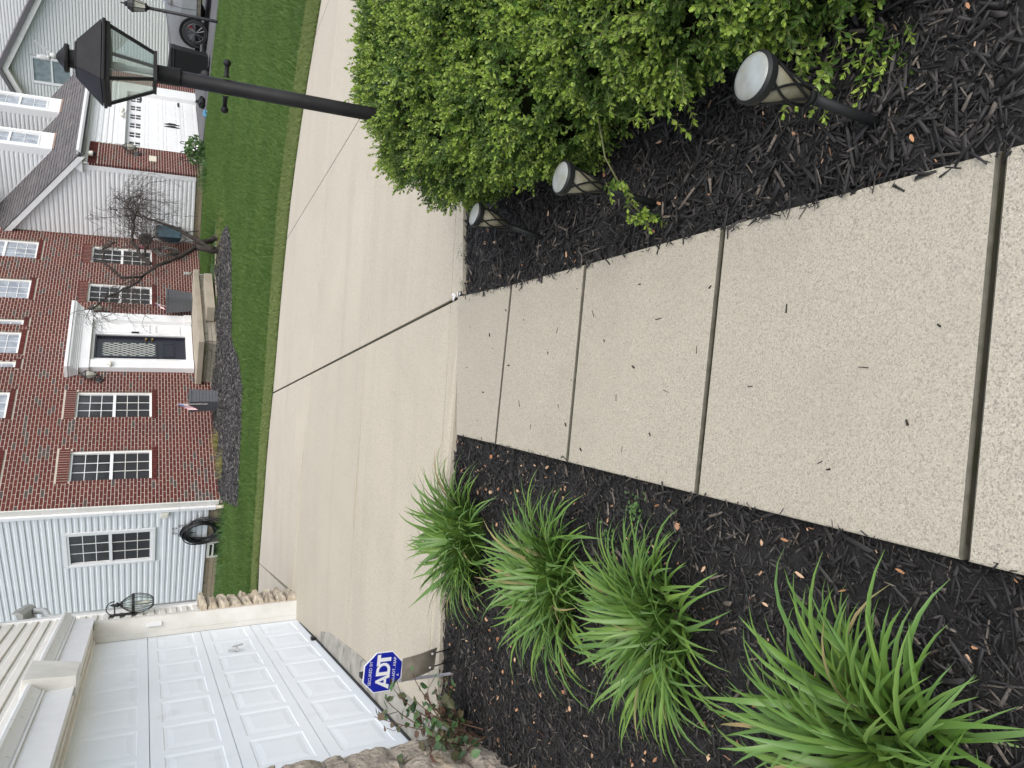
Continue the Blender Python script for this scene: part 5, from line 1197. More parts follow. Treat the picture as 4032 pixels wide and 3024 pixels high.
pl += [[(-.022, -h), (.0, -h), (.0, h), (-.022, h)], [(.0, h - .018), (.012, h - .018), (.012, h), (.0, h)], [(.0, -h), (.012, -h), (.012, -h + .018), (.0, -h + .018)]] + arc(.012, 0, .046, .028, -math.pi / 2, math.pi / 2)   # D
pl += [[(.048, h - .022), (.112, h - .022), (.112, h), (.040, h)], [(.066, -h), (.090, -h), (.090, h - .022), (.066, h - .022)]]   # T
letters(pl).build('logo_letters', SIGNW, plate)
def text_mesh(body, size, cx_, cz_, o, parent, m, name, squash=1.0):
    cu = bpy.data.curves.new('lettering', 'FONT'); cu.body = body; cu.size = size; cu.align_x = 'CENTER'; cu.align_y = 'CENTER'; cu.resolution_u = 2
    ob = bpy.data.objects.new('lettering', cu); COL.objects.link(ob); bpy.context.view_layer.update()
    me = bpy.data.meshes.new_from_object(ob.evaluated_get(bpy.context.evaluated_depsgraph_get())); bpy.data.objects.remove(ob)
    for v in me.vertices: v.co = Vector(SP(cx_ + v.co.x * squash, cz_ + v.co.y, o))
    me.materials.clear(); me.materials.append(m); return link(name, me, parent)
text_mesh('SECURED BY', .0275, 0, .083, .0018, plate, SIGNW, 'lettering', .98)
text_mesh('800.ADT. ASAP', .0265, 0.002, -.073, .0018, plate, SIGNW, 'lettering', .98)
text_mesh('ADT.COM', .019, 0, -.103, .0018, plate, SIGNW, 'lettering', .95) if False else text_mesh('A', .024, -.03, -.102, .0018, plate, SIGNW, 'lettering')
mb = MB(); p0 = Vector(SP(-.075, -.10, -.012)); mb.tube([p0, (-1.868, 4.58, -.42)], .011, 6); mb.build('stake', STEELG, t)
t = thing('metal_plate', 'tilted brushed metal plate on two thin wire stakes below the blue sign', 'plate sign', (0, 0, 0))
mb = MB(); a_, b_, c_, d_ = (-1.834, 4.50, .088), (-1.690, 4.50, .080), (-1.637, 4.46, -.127), (-1.771, 4.46, -.108)
mids = lambda p, q, k: tuple(p[i] + (q[i] - p[i]) * k for i in range(3)); N = 6; vs = []
for i in range(N + 1):
    k = i / N; bow = .012 * math.sin(k * math.pi); l, r_ = mids(a_, d_, k), mids(b_, c_, k); vs += [(l[0], l[1] - bow, l[2]), (r_[0], r_[1] - bow, r_[2]), (l[0], l[1] - bow + .003, l[2]), (r_[0], r_[1] - bow + .003, r_[2])]
fs = []
for i in range(N): k = i * 4; fs += [(k, k + 1, k + 5, k + 4), (k + 2, k + 6, k + 7, k + 3), (k, k + 4, k + 6, k + 2), (k + 1, k + 3, k + 7, k + 5)]
fs += [(0, 2, 3, 1), (N * 4, N * 4 + 1, N * 4 + 3, N * 4 + 2)]
mb.add(vs, fs); mb.build('plate', CHROME, t, True, autosmooth=40)
for p, q in (((-1.672, 4.462, -.10), (-1.70, 4.60, -.36)), ((-1.755, 4.462, -.085), (-1.778, 4.60, -.36))):
    mb = MB(); mb.tube([p, q], .0042, 6); mb.build('wire_stake', BLACKM, t); mb = MB(); mb.ball((p[0], p[1] - .006, p[2] + .003), .008, 8, 0, (1, .6, 1)); mb.build('screw', GUT, t)

# ------------------------------------------------------------------ small tree in the neighbour's bed
TR = thing('bare_tree', 'small bare twisted tree with tangled twigs leaning over the neighbour mulch bed', 'tree', (HO[0], HO[1], 0), NR)
rt_ = random.Random(21)
def T3(p, b=2.8): return Vector((p[0], -b, p[1]))
def limb(pts, r0, r1, b0, b1, name, n=8):
    P = [];
    for i, p in enumerate(pts): k = i / (len(pts) - 1); P.append(T3(p, b0 + (b1 - b0) * k))
    S = []
    for i in range(len(P) - 1):
        for k in (0, .33, .66): S.append(P[i].lerp(P[i + 1], k) + Vector((rt_.uniform(-.025, .025), rt_.uniform(-.02, .02), rt_.uniform(-.025, .025))))
    S.append(P[-1]); mb = MB(); mb.tube(S, [r0 + (r1 - r0) * (i / (len(S) - 1)) for i in range(len(S))], n); mb.build(name, BARK, TR, True); return S
L1 = limb([(5.33, -.15), (5.25, .16), (5.36, .46)], .085, .07, 2.8, 2.8, 'trunk'); L0 = limb([(5.9, -.12), (5.86, .05), (5.6, .3), (5.36, .46)], .07, .06, 2.75, 2.8, 'trunk')
M1 = limb([(5.36, .46), (5.06, .73), (4.82, .99), (4.63, 1.23), (4.41, 1.43), (4.05, 1.61), (3.79, 1.82), (3.45, 2.2), (2.99, 2.52)], .056, .011, 2.8, 2.6, 'branch')
M2 = limb([(5.22, .1), (5.58, .46), (5.8, .71), (5.98, .97), (6.05, 1.17), (6.21, 1.48), (6.27, 1.74), (6.17, 1.98)], .055, .012, 2.85, 3.0, 'branch')
M3 = limb([(4.50, 1.40), (4.68, 1.57), (5.06, 1.7), (5.24, 1.82), (5.66, 1.8), (6.15, 1.78), (6.73, 1.69)], .045, .02, 2.8, 2.9, 'branch')
M4 = limb([(4.68, 1.57), (5.4, 1.48), (5.92, 1.28)], .03, .012, 2.8, 2.75, 'branch'); M5 = limb([(4.1, 1.6), (4.0, 2.0), (4.45, 2.35), (4.9, 2.35), (5.15, 2.1)], .03, .014, 2.7, 2.9, 'branch')
M6 = limb([(6.27, 1.74), (6.6, 1.95), (7.0, 1.85), (7.3, 1.6)], .02, .01, 3.0, 3.0, 'branch')
tw = MB()
def twig(p, d, L_, r, depth, curl):
    n = 7; pts = [p]; v = d.copy()
    for i in range(n):
        v = (v + Vector((rt_.uniform(-1, 1), rt_.uniform(-1, 1), rt_.uniform(-1, .75))) * .30 + curl * .18).normalized(); pts.append(pts[-1] + v * L_ / n)
    tw.tube(pts, [r * (1 - .75 * i / n) for i in range(n + 1)], 4, caps=False)
    if depth > 0:
        for _ in range(rt_.choice((2, 3, 3))):
            k = rt_.randint(2, n - 1); dd = (v * .3 + Vector((rt_.uniform(-1, 1), rt_.uniform(-1, 1), rt_.uniform(-.9, 1)))).normalized(); twig(pts[k], dd, L_ * rt_.uniform(.45, .8), r * .6, depth - 1, curl)
def spawn(S, k0, n, L_, up=.3, rr=.0066, depth=2):
    for _ in range(n):
        p = S[rt_.randint(int(len(S) * k0), len(S) - 1)]; twig(p, Vector((rt_.uniform(-1, 1), rt_.uniform(-1, 1), rt_.uniform(-.4, 1) + up)).normalized(), L_ * rt_.uniform(.6, 1.2), rr, depth, Vector((rt_.uniform(-1, 1), rt_.uniform(-1, 1), -1.0)))
spawn(M1, .45, 34, .65, .2); spawn(M1, .8, 14, .5, .0); spawn(M3, .3, 30, 1.15, .3); spawn(M2, .6, 16, .7, .5); spawn(M4, .4, 12, .6); spawn(M5, .3, 18, .6); spawn(M6, .1, 46, .95, .1); spawn(M3, .7, 22, .9, .5)
for p, q in (((6.3, 1.9), (6.22, 2.79)), ((6.7, 1.75), (6.87, 2.45)), ((6.9, 1.75), (7.5, 2.2)), ((7.2, 1.65), (8.75, 1.35)), ((7.2, 1.6), (7.9, .85)), ((6.6, 1.6), (6.5, .6)), ((3.9, 1.75), (2.2, 1.5)), ((7.3, 1.6), (8.0, 2.0)), ((3.7, 1.9), (2.6, 1.9)), ((6.4, 1.5), (7.2, .95))):
    a0, a1 = T3(p, 2.9), T3(q, 2.8 + rt_.uniform(-.3, .3)); mid = (a0 + a1) / 2 + Vector((0, 0, .22)); pts = [a0.lerp(mid, k / 4).lerp(mid.lerp(a1, k / 4), k / 4) for k in range(5)] ; tw.tube([((1 - k / 10) ** 2) * a0 + 2 * (k / 10) * (1 - k / 10) * mid + (k / 10) ** 2 * a1 for k in range(11)], [.010 * (1 - .08 * k) for k in range(11)], 5)
    for _ in range(5): twig(mid.lerp(a1, rt_.random()), Vector((rt_.uniform(-1, 1), rt_.uniform(-1, 1), rt_.uniform(-1, 1))).normalized(), .4, .005, 1, Vector((0, 0, -1)))
stuff(tw.build('twigs', TWIG, TR))

# ------------------------------------------------------------------ foliage builders
def rand_rot(n, rs):
    q = rs.randn(n, 4); q /= np.linalg.norm(q, axis=1)[:, None]; return q
def frames(dirs, rs, spin=None):
    """rotation matrices whose local z is dirs"""
    d = dirs / np.linalg.norm(dirs, axis=1)[:, None]; r = rs.randn(len(d), 3); x = np.cross(r, d); x /= np.linalg.norm(x, axis=1)[:, None]; y = np.cross(d, x)
    return np.stack([x, y, d], -1)
def instance_mesh(base_list, pick, pos, Rm, sc):
    """join copies of small meshes with numpy: base_list of (V,F,mi)"""
    Vs, Fs, Ms = [], [], []; off = 0
    for k, (V, F, mi) in enumerate(base_list):
        w = np.where(pick == k)[0]
        if not len(w): continue
        P = np.einsum('nij,vj->nvi', Rm[w], V) * sc[w][:, None, None] + pos[w][:, None, :]
        Vs.append(P.reshape(-1, 3)); Fs.append((F[None] + (np.arange(len(w)) * len(V))[:, None, None]).reshape(-1, F.shape[1]) + off); Ms.append(np.tile(mi, len(w))); off += len(w) * len(V)
    return np.concatenate(Vs), np.concatenate(Fs), np.concatenate(Ms)
def sprig(rs, pairs, L_, leaf, new):
    """boxwood shoot: curved stem with paired oval leaves"""
    V, F, MI = [], [], []
    bend = rs.uniform(-.35, .35)
    def stem(t): return np.array([bend * L_ * t * t, 0, L_ * t])
    for i in range(4):                                 # stem as thin square prism sections
        p0, p1 = stem(i / 4), stem((i + 1) / 4); r = .0011; n0 = len(V)
        for p in (p0, p1): V += [p + [r, 0, 0], p + [0, r, 0], p + [-r, 0, 0], p + [0, -r, 0]]
        for j in range(4): F.append((n0 + j, n0 + (j + 1) % 4, n0 + 4 + (j + 1) % 4, n0 + 4 + j)); MI.append(3)
    def leaf_at(p, az, el, s, mi):
        d = np.array([math.cos(az) * math.cos(el), math.sin(az) * math.cos(el), math.sin(el)]); side = np.array([-math.sin(az), math.cos(az), 0]); nn = np.cross(d, side)
        w = s * rs.uniform(.23, .29); n0 = len(V); cup = s * .10
        V.extend([p, p + d * s * .30 + side * w * .85 - nn * -cup, p + d * s * .68 + side * w * .9 + nn * cup, p + d * s + nn * cup * .3, p + d * s * .68 - side * w * .9 + nn * cup, p + d * s * .30 - side * w * .85 + nn * cup, p + d * s * .5])
        F.extend([(n0, n0 + 1, n0 + 2, n0 + 6), (n0 + 6, n0 + 2, n0 + 3, n0 + 4), (n0, n0 + 6, n0 + 4, n0 + 5)]); MI.extend([mi] * 3)
    for i in range(pairs):
        t = (i + .6) / pairs; a0 = (i % 2) * math.pi / 2 + rs.uniform(-.3, .3); s = leaf * (1.05 - .35 * t) * rs.uniform(.85, 1.1)
        for k in range(2): leaf_at(stem(t), a0 + k * math.pi, rs.uniform(.35, .8) + .25 * t, s, new if t > .45 else 0)
    for k in range(3): leaf_at(stem(1.0), rs.uniform(0, 6.28), rs.uniform(.9, 1.35), leaf * rs.uniform(.5, .75), new)
    return np.array(V), np.array(F), np.array(MI)
rsb = np.random.RandomState(5)
SPR = [sprig(rsb, 5, .055, .022, 1), sprig(rsb, 4, .045, .020, 1), sprig(rsb, 6, .070, .021, 1), sprig(rsb, 5, .055, .020, 0), sprig(rsb, 4, .05, .019, 0), sprig(rsb, 5, .05, .021, 0), sprig(rsb, 7, .095, .026, 1)]
BMATS = [BOXO, BOXN, BOXB, STEM]
SPR_ME = []
for V, F, MI in SPR:
    me = bpy.data.meshes.new('sprig'); me.from_pydata(V.tolist(), [], F.tolist()); [me.materials.append(x) for x in BMATS]; me.polygons.foreach_set('material_index', MI.astype(np.int32)); SPR_ME.append(me)
def boxwood(name, label, lumps, n, seed, extra=()):
    """lumps: list of (centre, radii); sprigs cover the union, thickest near the surface"""
    rs = np.random.RandomState(seed); t = thing(name, label, 'shrub', (0, 0, 0), 0, 'clipped boxwood shrubs beside the walk')
    C_ = np.array([l[0] for l in lumps]); A_ = np.array([l[1] for l in lumps]); vol = A_.prod(1) ** (2 / 3); pr = vol / vol.sum()
    k = rs.choice(len(lumps), n * 3, p=pr); d = rs.randn(n * 3, 3); d /= np.linalg.norm(d, axis=1)[:, None]
    depth = 1 - np.abs(rs.randn(n * 3)) * .075
    wob = 1 + .06 * np.sin(d[:, 0] * 9 + k) * np.cos(d[:, 1] * 8 + 2 * k) + .05 * np.sin(d[:, 2] * 13 + d[:, 0] * 6)
    P = C_[k] + d * A_[k] * (depth * wob)[:, None]
    inside = np.zeros(len(P), bool)
    for j in range(len(lumps)):
        e = (((P - C_[j]) / A_[j]) ** 2).sum(1); inside |= (e < .72) & (k != j)
    gz = np.where(P[:, 0] > 0, z_walk(P[:, 1]) - .0, 0)
    keep = ~inside & (P[:, 2] > gz + .015)
    # only the side of the shrub that can be looked at
    cam_d_ = np.linalg.norm(P - CAMP, axis=1); keep &= (P[:, 0] < 2.15) 
    clump = np.sin(P[:, 0] * 17 + 1.3 * np.sin(P[:, 2] * 14)) * np.sin(P[:, 1] * 15 + P[:, 2] * 11) + .5 * np.sin(P[:, 2] * 31 + P[:, 1] * 26)
    keep &= (clump > -.55) | (rs.rand(len(P)) < .22)
    P = P[keep][:n]; dn_ = d[keep][:n]; cl_ = clump[keep][:n]; dep = depth[keep][:n]
    dirs = dn_ * np.array([1, 1, .8]) + np.array([0, 0, .45]) + rs.randn(len(P), 3) * .45
    Rm = frames(dirs, rs); sc = rs.uniform(.80, 1.22, len(P)) + .12 * (cl_ > .4)
    new = (rs.rand(len(P)) < np.clip(.36 + .50 * cl_ + .25 * dn_[:, 2], .04, .95)) & (dep > .9)
    pick = np.where(new, rs.choice([0, 1, 2, 6], len(P), p=[.34, .3, .3, .06]), rs.choice([3, 4, 5], len(P)))
    for c, n_, spread, dirv in extra:                  # long stray shoots
        c = np.array(c); pp = c + rs.randn(n_, 3) * spread; P = np.concatenate([P, pp]); dd = np.array(dirv) + rs.randn(n_, 3) * .4; Rm = np.concatenate([Rm, frames(dd, rs)]); sc = np.concatenate([sc, rs.uniform(1.0, 1.4, n_)]); pick = np.concatenate([pick, rs.choice([0, 2, 6], n_)])
    dist = np.linalg.norm(P - CAMP, axis=1); vis_ = np.array([in_view(p) for p in P]); order = np.argsort(np.where(vis_, dist, 99)); near = order[:150]
    for i in near:
        o = link('sprig', SPR_ME[pick[i]], t); m4 = Matrix([[*(Rm[i][r] * sc[i]), P[i][r]] for r in range(3)] + [[0, 0, 0, 1]]); o.matrix_local = m4
    mask = np.ones(len(P), bool); mask[near] = False
    V, F, MI = instance_mesh(SPR, pick[mask], P[mask], Rm[mask], sc[mask]); stuff(np_obj('foliage', V, F, BMATS, t, MI))
    # seed buds
    bb = MB(); w = np.where((cl_ > .2) & (rs.rand(len(cl_)) < .10))[0][:170]
    for i in w:
        c = P[i] + dn_[i] * .02
        for q in range(rs.randint(1, 4)): bb.ball(c + rs.randn(3) * .008, rs.uniform(.004, .0065), 6)
    stuff(bb.build('seed_buds', BOXB, t, True))
    # woody inside
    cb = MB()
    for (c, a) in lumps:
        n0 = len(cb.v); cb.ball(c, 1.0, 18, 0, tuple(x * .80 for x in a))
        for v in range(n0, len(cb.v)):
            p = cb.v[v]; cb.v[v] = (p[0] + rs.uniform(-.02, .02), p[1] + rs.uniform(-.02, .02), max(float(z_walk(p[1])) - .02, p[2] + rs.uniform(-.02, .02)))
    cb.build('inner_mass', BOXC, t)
    mb = MB()
    for (c, a) in lumps[:2]:
        for q in range(9):
            e = np.array(c) + np.clip(rs.randn(3), -1, 1) * np.array(a) * .36; g0 = float(z_walk(c[1])) - .05; mb.tube([(c[0] + rs.uniform(-.06, .06), c[1] + rs.uniform(-.06, .06), g0), ((c[0] + e[0]) / 2, (c[1] + e[1]) / 2, c[2] - .1), tuple(e)], [.012, .009, .004], 5)
    mb.build('branches', TWIG, t); return t
boxwood('boxwood_shrub', 'large rounded boxwood shrub that hides the foot of the big lamp post',
        [((1.68, 3.42, .10), (.74, .88, .49)), ((1.37, 2.75, .04), (.47, .62, .40)), ((1.75, 2.75, .16), (.62, .62, .44)), ((1.62, 3.88, -.02), (.42, .42, .36))], 14000, 3)
boxwood('boxwood_shrub', 'second boxwood shrub with long pale shoots above the nearest path light',
        [((1.50, 1.75, .10), (.56, .60, .37)), ((1.32, 2.15, .10), (.34, .36, .28)), ((1.28, 1.35, .02), (.34, .36, .22))], 8400, 8,
        extra=[((.93, 1.86, .12), 26, (.04, .08, .05), (-1, -.1, -.15)), ((.90, 1.46, -.03), 18, (.05, .05, .02), (-1, -.1, .0)), ((.84, 1.30, -.08), 16, (.03, .05, .012), (-1, .2, .1)), ((.72, 2.28, .02), 4, (.012, .015, .02), (-1, -.3, .0)), ((.62, 2.31, -.12), 8, (.013, .02, .012), (-.6, -.6, .5))])
mb = MB(); mb.tube([(1.0, 2.3, .1), (.80, 2.28, .07), (.66, 2.27, -.02), (.60, 2.29, -.12)], .003, 5); o = mb.build('twig', STEM, bpy.data.objects['boxwood_shrub.001'])

# daylily clumps ---------------------------------------------------------------------------------------
def blade(rs, L_, w, el0, el1, twist):
    n = 9; V, F = [], []; p = np.array([0., 0, 0])
    for i in range(n + 1):
        u = i / n; el = el0 + (el1 - el0) * u ** 1.25; az = twist * u * u
        d = np.array([math.cos(el) * math.cos(az), math.cos(el) * math.sin(az), math.sin(el)]); s = np.array([-math.sin(az), math.cos(az), 0]); up = np.cross(d, s)
        ww = w * (.55 + .45 * min(1, u / .3)) * (1 - max(0, (u - .35) / .65) ** 1.7) + .0004
        V += [p + s * ww * .5 - up * ww * -.20 * -1, p, p - s * ww * .5 + up * ww * .20]
        V[-3] = p + s * ww * .5 + up * ww * .20
        p = p + d * L_ / n
    for i in range(n): k = i * 3; F += [(k, k + 1, k + 4, k + 3), (k + 1, k + 2, k + 5, k + 4)]
    return V, F
rsl = np.random.RandomState(12); BL_ME = []
for k in range(26):
    u = k / 25; el0 = R(88 - 30 * u + rsl.uniform(-5, 5)); el1 = el0 - R(rsl.uniform(60, 120) * (.7 + .5 * u))
    V, F = blade(rsl, rsl.uniform(.28, .43), rsl.uniform(.0125, .0185), el0, el1, rsl.uniform(-.7, .7))
    me = bpy.data.meshes.new('blade'); me.from_pydata(V, [], F); me.materials.append(LILY); me.polygons.foreach_set('use_smooth', [True] * len(F)); BL_ME.append(me)
BL_DRY = []
for me in BL_ME:
    m2 = me.copy(); m2.materials.clear(); m2.materials.append(STRAW); BL_DRY.append(m2)
def clump(label, c, n, spread, size, seed):
    rs = np.random.RandomState(seed); t = thing('daylily_clump', label, 'grass clump', c, 0, 'daylily clumps along the left of the walk')
    for i in range(n):
        r = spread * rs.rand() ** .6; a = rs.uniform(0, 2 * math.pi); k = int(np.clip(rs.normal(r / spread * 17 + 3, 5), 0, 25)); s = size * rs.uniform(.75, 1.12)
        o = link('blade', BL_DRY[k] if rs.rand() < .035 else BL_ME[k], t); o.location = (r * math.cos(a), r * math.sin(a), -.01); o.rotation_euler = (rs.normal(0, .14), rs.normal(0, .12), a + rs.normal(0, .8)); o.scale = (s, s * rs.uniform(.95, 1.25), s)
    return t
clump('daylily clump of narrow arching blades at the driveway end of the left bed', (-.95, 4.30, -.315), 298, .20, 1.28, 1)
clump('second daylily clump from the driveway, fine leaved, between two others', (-.90, 3.06, -.252), 295, .17, 1.15, 2)
clump('third daylily clump from the driveway with broad drooping blades', (-.85, 2.22, -.195), 290, .14, 1.04, 3)
clump('nearest full daylily clump with broad wet blades', (-.88, 1.25, -.13), 298, .16, 1.08, 4)
clump('daylily clump mostly cut off by the edge of the photo', (-1.0, .70, -.10), 140, .12, .95, 6)

# rose bush --------------------------------------------------------------------------------------------
rr_ = np.random.RandomState(4); t = thing('rose_bush', 'sparse rose bush with dark red canes and grey green leaves in the left bed', 'shrub', (-2.13, 4.16, -.30)); LV = []
for k in range(3):
    V = [(0, 0, 0), (.28, .30, .05), (.62, .30, .06), (1.0, 0, -.05), (.62, -.30, .06), (.28, -.30, .05), (.5, 0, 0)]; V = [(x * .040, y * .040 * (1 + .1 * k), z * .04) for x, y, z in V]
    me = bpy.data.meshes.new('leaf'); me.from_pydata(V, [], [(0, 5, 4, 6), (0, 6, 2, 1), (6, 4, 3, 2)]); me.materials.append(ROSEL); LV.append(me)
nl = 0
for c in range(24):
    a = rr_.uniform(0, 6.28); tip = np.array([.42 * math.cos(a) * rr_.uniform(.3, 1.0) + .08, .38 * math.sin(a) * rr_.uniform(.3, 1), rr_.uniform(.16, .56)]); root = np.array([rr_.uniform(-.1, .1), rr_.uniform(-.1, .1), -.02])
    mid = (root + tip) / 2 + np.array([0, 0, .10]) + rr_.randn(3) * .04; pts = [(1 - u) ** 2 * root + 2 * u * (1 - u) * mid + u * u * tip for u in [i / 9 for i in range(10)]]
    mb = MB(); mb.tube([tuple(p) for p in pts], [.0055 - .0035 * i / 9 for i in range(10)], 5); 
    for q in range(2):
        p = pts[rr_.randint(4, 9)]; e = p + rr_.randn(3) * .07 + [0, 0, .04]; mb.tube([tuple(p), tuple((p + e) / 2 + rr_.randn(3) * .01), tuple(e)], .002, 4); pts.append(e)
    mb.build('cane', CANE, t)
    for p in pts[3:]:
        for q in range(rr_.randint(1, 3)):
            if nl >= 295: break
            o = link('leaf', LV[rr_.randint(3)], t); o.location = tuple(p + rr_.randn(3) * .014); o.rotation_euler = (rr_.normal(0, .5), rr_.normal(.2, .5), rr_.uniform(0, 6.28)); s = rr_.uniform(.9, 1.9); o.scale = (s, s, s); nl += 1

# lawn grass -------------------------------------------------------------------------------------------
def grass_field(name, m, n, region, hgt, wid, seed, lean=(0, 0)):
    rs = np.random.RandomState(seed); xs, ys = region(rs, n); zs = z_lawn(xs, ys) - .012; k = len(xs)
    a = rs.uniform(0, 6.28, k); h = hgt * rs.uniform(.6, 1.25, k); w = wid * rs.uniform(.7, 1.3, k); lx = rs.normal(lean[0], .45, k) * h; ly = rs.normal(lean[1], .45, k) * h
    V = np.empty((k, 3, 3)); V[:, 0] = np.stack([xs - np.cos(a) * w, ys - np.sin(a) * w, zs], -1); V[:, 1] = np.stack([xs + np.cos(a) * w, ys + np.sin(a) * w, zs], -1); V[:, 2] = np.stack([xs + lx, ys + ly, zs + h], -1)
    return stuff(np_obj(name, V.reshape(-1, 3), np.arange(k * 3).reshape(-1, 3), m))
def ab(x, y):
    dx, dy = x - HO[0], y - HO[1]; return dx * WA[0] + dy * WA[1], dx * WB[0] + dy * WB[1]
def view_mask(x, y, z, marg=150):
    p = np.stack([x, y, z], -1) - CAMP; c = p @ RW; u = CU + F_PX * c[:, 0] / c[:, 2]; v = CV + F_PX * c[:, 1] / c[:, 2]; return (c[:, 2] > 0) & (u > -marg) & (u < 3024 + marg) & (v > -marg) & (v < 4032 + marg)
WALKC = np.array(cl)
def lawn_ok(x, y):
    a, b = ab(x, y); ok = y > far_y(x) + .02
    inb = (a > -1.9) & (a < 5.6) & (b < np.interp(a, [p[0] for p in BED_EDGE], [p[1] for p in BED_EDGE])) & (b > np.where(a > -.1, -1, .1 + 1.03 * (-a - .1))) & ~((a > 4.4) & (b < 2.05))
    ok &= ~inb; ok &= ~((a > 3.5) & (a < 6.85) & (b < 1.75) & (b > -1)); ok &= ~((a > -.0) & (b < .02)); ok &= ~((a > 10.1) & (b < 2.3)); ok &= ~((a > 11.3) & (b < 14)); ok &= ~((b < -.0) & (a > -.05))
    wb = np.interp(a, WALKC[:, 0], WALKC[:, 1]); ok &= ~((a > 4.7) & (a < 7.0) & (np.abs(b - wb - .06) < .40))
    return ok
STRIP = lambda x: np.interp(x, [-4, -1, 1, 3, 6], [.42, .62, .80, .95, 1.05])
def reg_main(rs, n):
    x = rs.uniform(-6, 15, n); y = rs.uniform(6, 23.5, n); dist = np.hypot(x, y); k = lawn_ok(x, y) & (y > far_y(x) + STRIP(x)) & view_mask(x, y, np.full(n, -.1)) & (rs.rand(n) < np.clip(18 / dist, .3, 1.3)); return x[k], y[k]
def reg_edge(rs, n):
    x = rs.uniform(-6, 12, n); y = far_y(x) + rs.uniform(.01, 1.15, n); k = lawn_ok(x, y) & (y <= far_y(x) + STRIP(x)) & view_mask(x, y, np.full(n, -.2)); return x[k], y[k]
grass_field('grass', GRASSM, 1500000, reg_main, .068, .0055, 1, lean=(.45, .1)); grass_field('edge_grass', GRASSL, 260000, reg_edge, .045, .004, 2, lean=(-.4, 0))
# long grass and weeds against the neighbour's foundation
def tuft(name, label, a, b, n, hgt, spread, m, seed, cat='weeds', group=None):
    rs = np.random.RandomState(seed); x0, y0 = h2w(a, b); xs = x0 + rs.randn(n) * spread[0] * WA[0] + rs.randn(n) * spread[1] * WB[0]; ys = y0 + (xs - x0) * 0 + rs.randn(n) * max(spread) * .6; A1, B1 = ab(xs, ys)
    zs = z_lawn(xs, ys); h = hgt * rs.uniform(.4, 1.2, n); an = rs.uniform(0, 6.28, n); w = .006; tip = np.stack([xs + rs.randn(n) * h * .6, ys + rs.randn(n) * h * .6, zs + h], -1)
    V = np.stack([np.stack([xs - np.cos(an) * w, ys - np.sin(an) * w, zs - .01], -1), np.stack([xs + np.cos(an) * w, ys + np.sin(an) * w, zs - .01], -1), tip], 1)
    o = np_obj(name, V.reshape(-1, 3), np.arange(n * 3).reshape(-1, 3), m); tag(o, label, cat, group); return o
tuft('weed_tuft', 'straggly green weeds growing under the coiled garden hose', -.25, -.45, 300, .20, (.35, .15), WEED, 1, 'weeds')
tuft('weed_tuft', 'long grass below the basement window of the white siding', -.5, -1.5, 420, .22, (.5, .5), WEED, 2, 'weeds')
tuft('dry_grass_tuft', 'yellowed dead tuft by the brick wall near the planter', 1.25, .45, 260, .20, (.12, .1), DRYG, 3, 'dry grass'); tuft('dry_grass_tuft', 'yellowed dead tuft nearer the white downspout', .35, .7, 260, .18, (.12, .1), DRYG, 4, 'dry grass')
tuft('weed_tuft', 'low yellow green ground cover round the foot of the bare tree', 5.5, 2.95, 500, .10, (.5, .25), DRYG, 5, 'weeds'); tuft('weed_tuft', 'leafy weeds beside the brick corner of the garage wing', 9.7, 2.5, 380, .3, (.25, .18), WEED, 6, 'weeds')

# mulch ------------------------------------------------------------------------------------------------
def chips(name, m, x, y, zf, seed, lmin, lmax, thick=1.0, up=.0, tilt=.22, wide=1.0):
    rs = np.random.RandomState(seed); k = len(x); L_ = np.exp(rs.uniform(math.log(lmin), math.log(lmax), k)); w = L_ * rs.uniform(.05, .24, k); w = np.clip(w, .0013, .010) * wide; h = w * rs.uniform(.25, .5, k) * thick
    B = np.array([[-1, -1, -1], [1, -.7, -1], [1, .7, -1], [-1, 1, -1], [-.95, -.8, 1], [.9, -.6, 1], [.95, .5, 1], [-.9, .9, 1]]) * .5
    Vb = B[None] * np.stack([L_, w, h], -1)[:, None, :] * (1 + rs.uniform(-.25, .25, (k, 8, 3))); 
    bend = rs.uniform(-.12, .12, k)[:, None] * L_[:, None]; Vb[:, :, 1] += bend * (Vb[:, :, 0] / L_[:, None]) ** 2 * 4
    az = rs.uniform(0, 2 * math.pi, k); el = rs.normal(0, tilt, k); ro = rs.normal(0, .6, k)
    cy, sy, ce, se, cr, sr = np.cos(az), np.sin(az), np.cos(el), np.sin(el), np.cos(ro), np.sin(ro)
    X, Y, Z = Vb[:, :, 0], Vb[:, :, 1], Vb[:, :, 2]
    Y, Z = Y * cr[:, None] - Z * sr[:, None], Y * sr[:, None] + Z * cr[:, None]; X, Z = X * ce[:, None] - Z * se[:, None], X * se[:, None] + Z * ce[:, None]; X, Y = X * cy[:, None] - Y * sy[:, None], X * sy[:, None] + Y * cy[:, None]
    z0 = zf(x, y) + np.abs(se) * L_ * .32 + h * .4 + rs.uniform(-.004, .016, k) + up
    V = np.stack([X + x[:, None], Y + y[:, None], Z + z0[:, None]], -1).reshape(-1, 3)
    Fb = np.array([[4, 5, 6, 7], [0, 1, 5, 4], [1, 2, 6, 5], [2, 3, 7, 6], [3, 0, 4, 7]]); F = (Fb[None] + (np.arange(k) * 8)[:, None, None]).reshape(-1, 4)
    return stuff(np_obj(name, V, F, m))
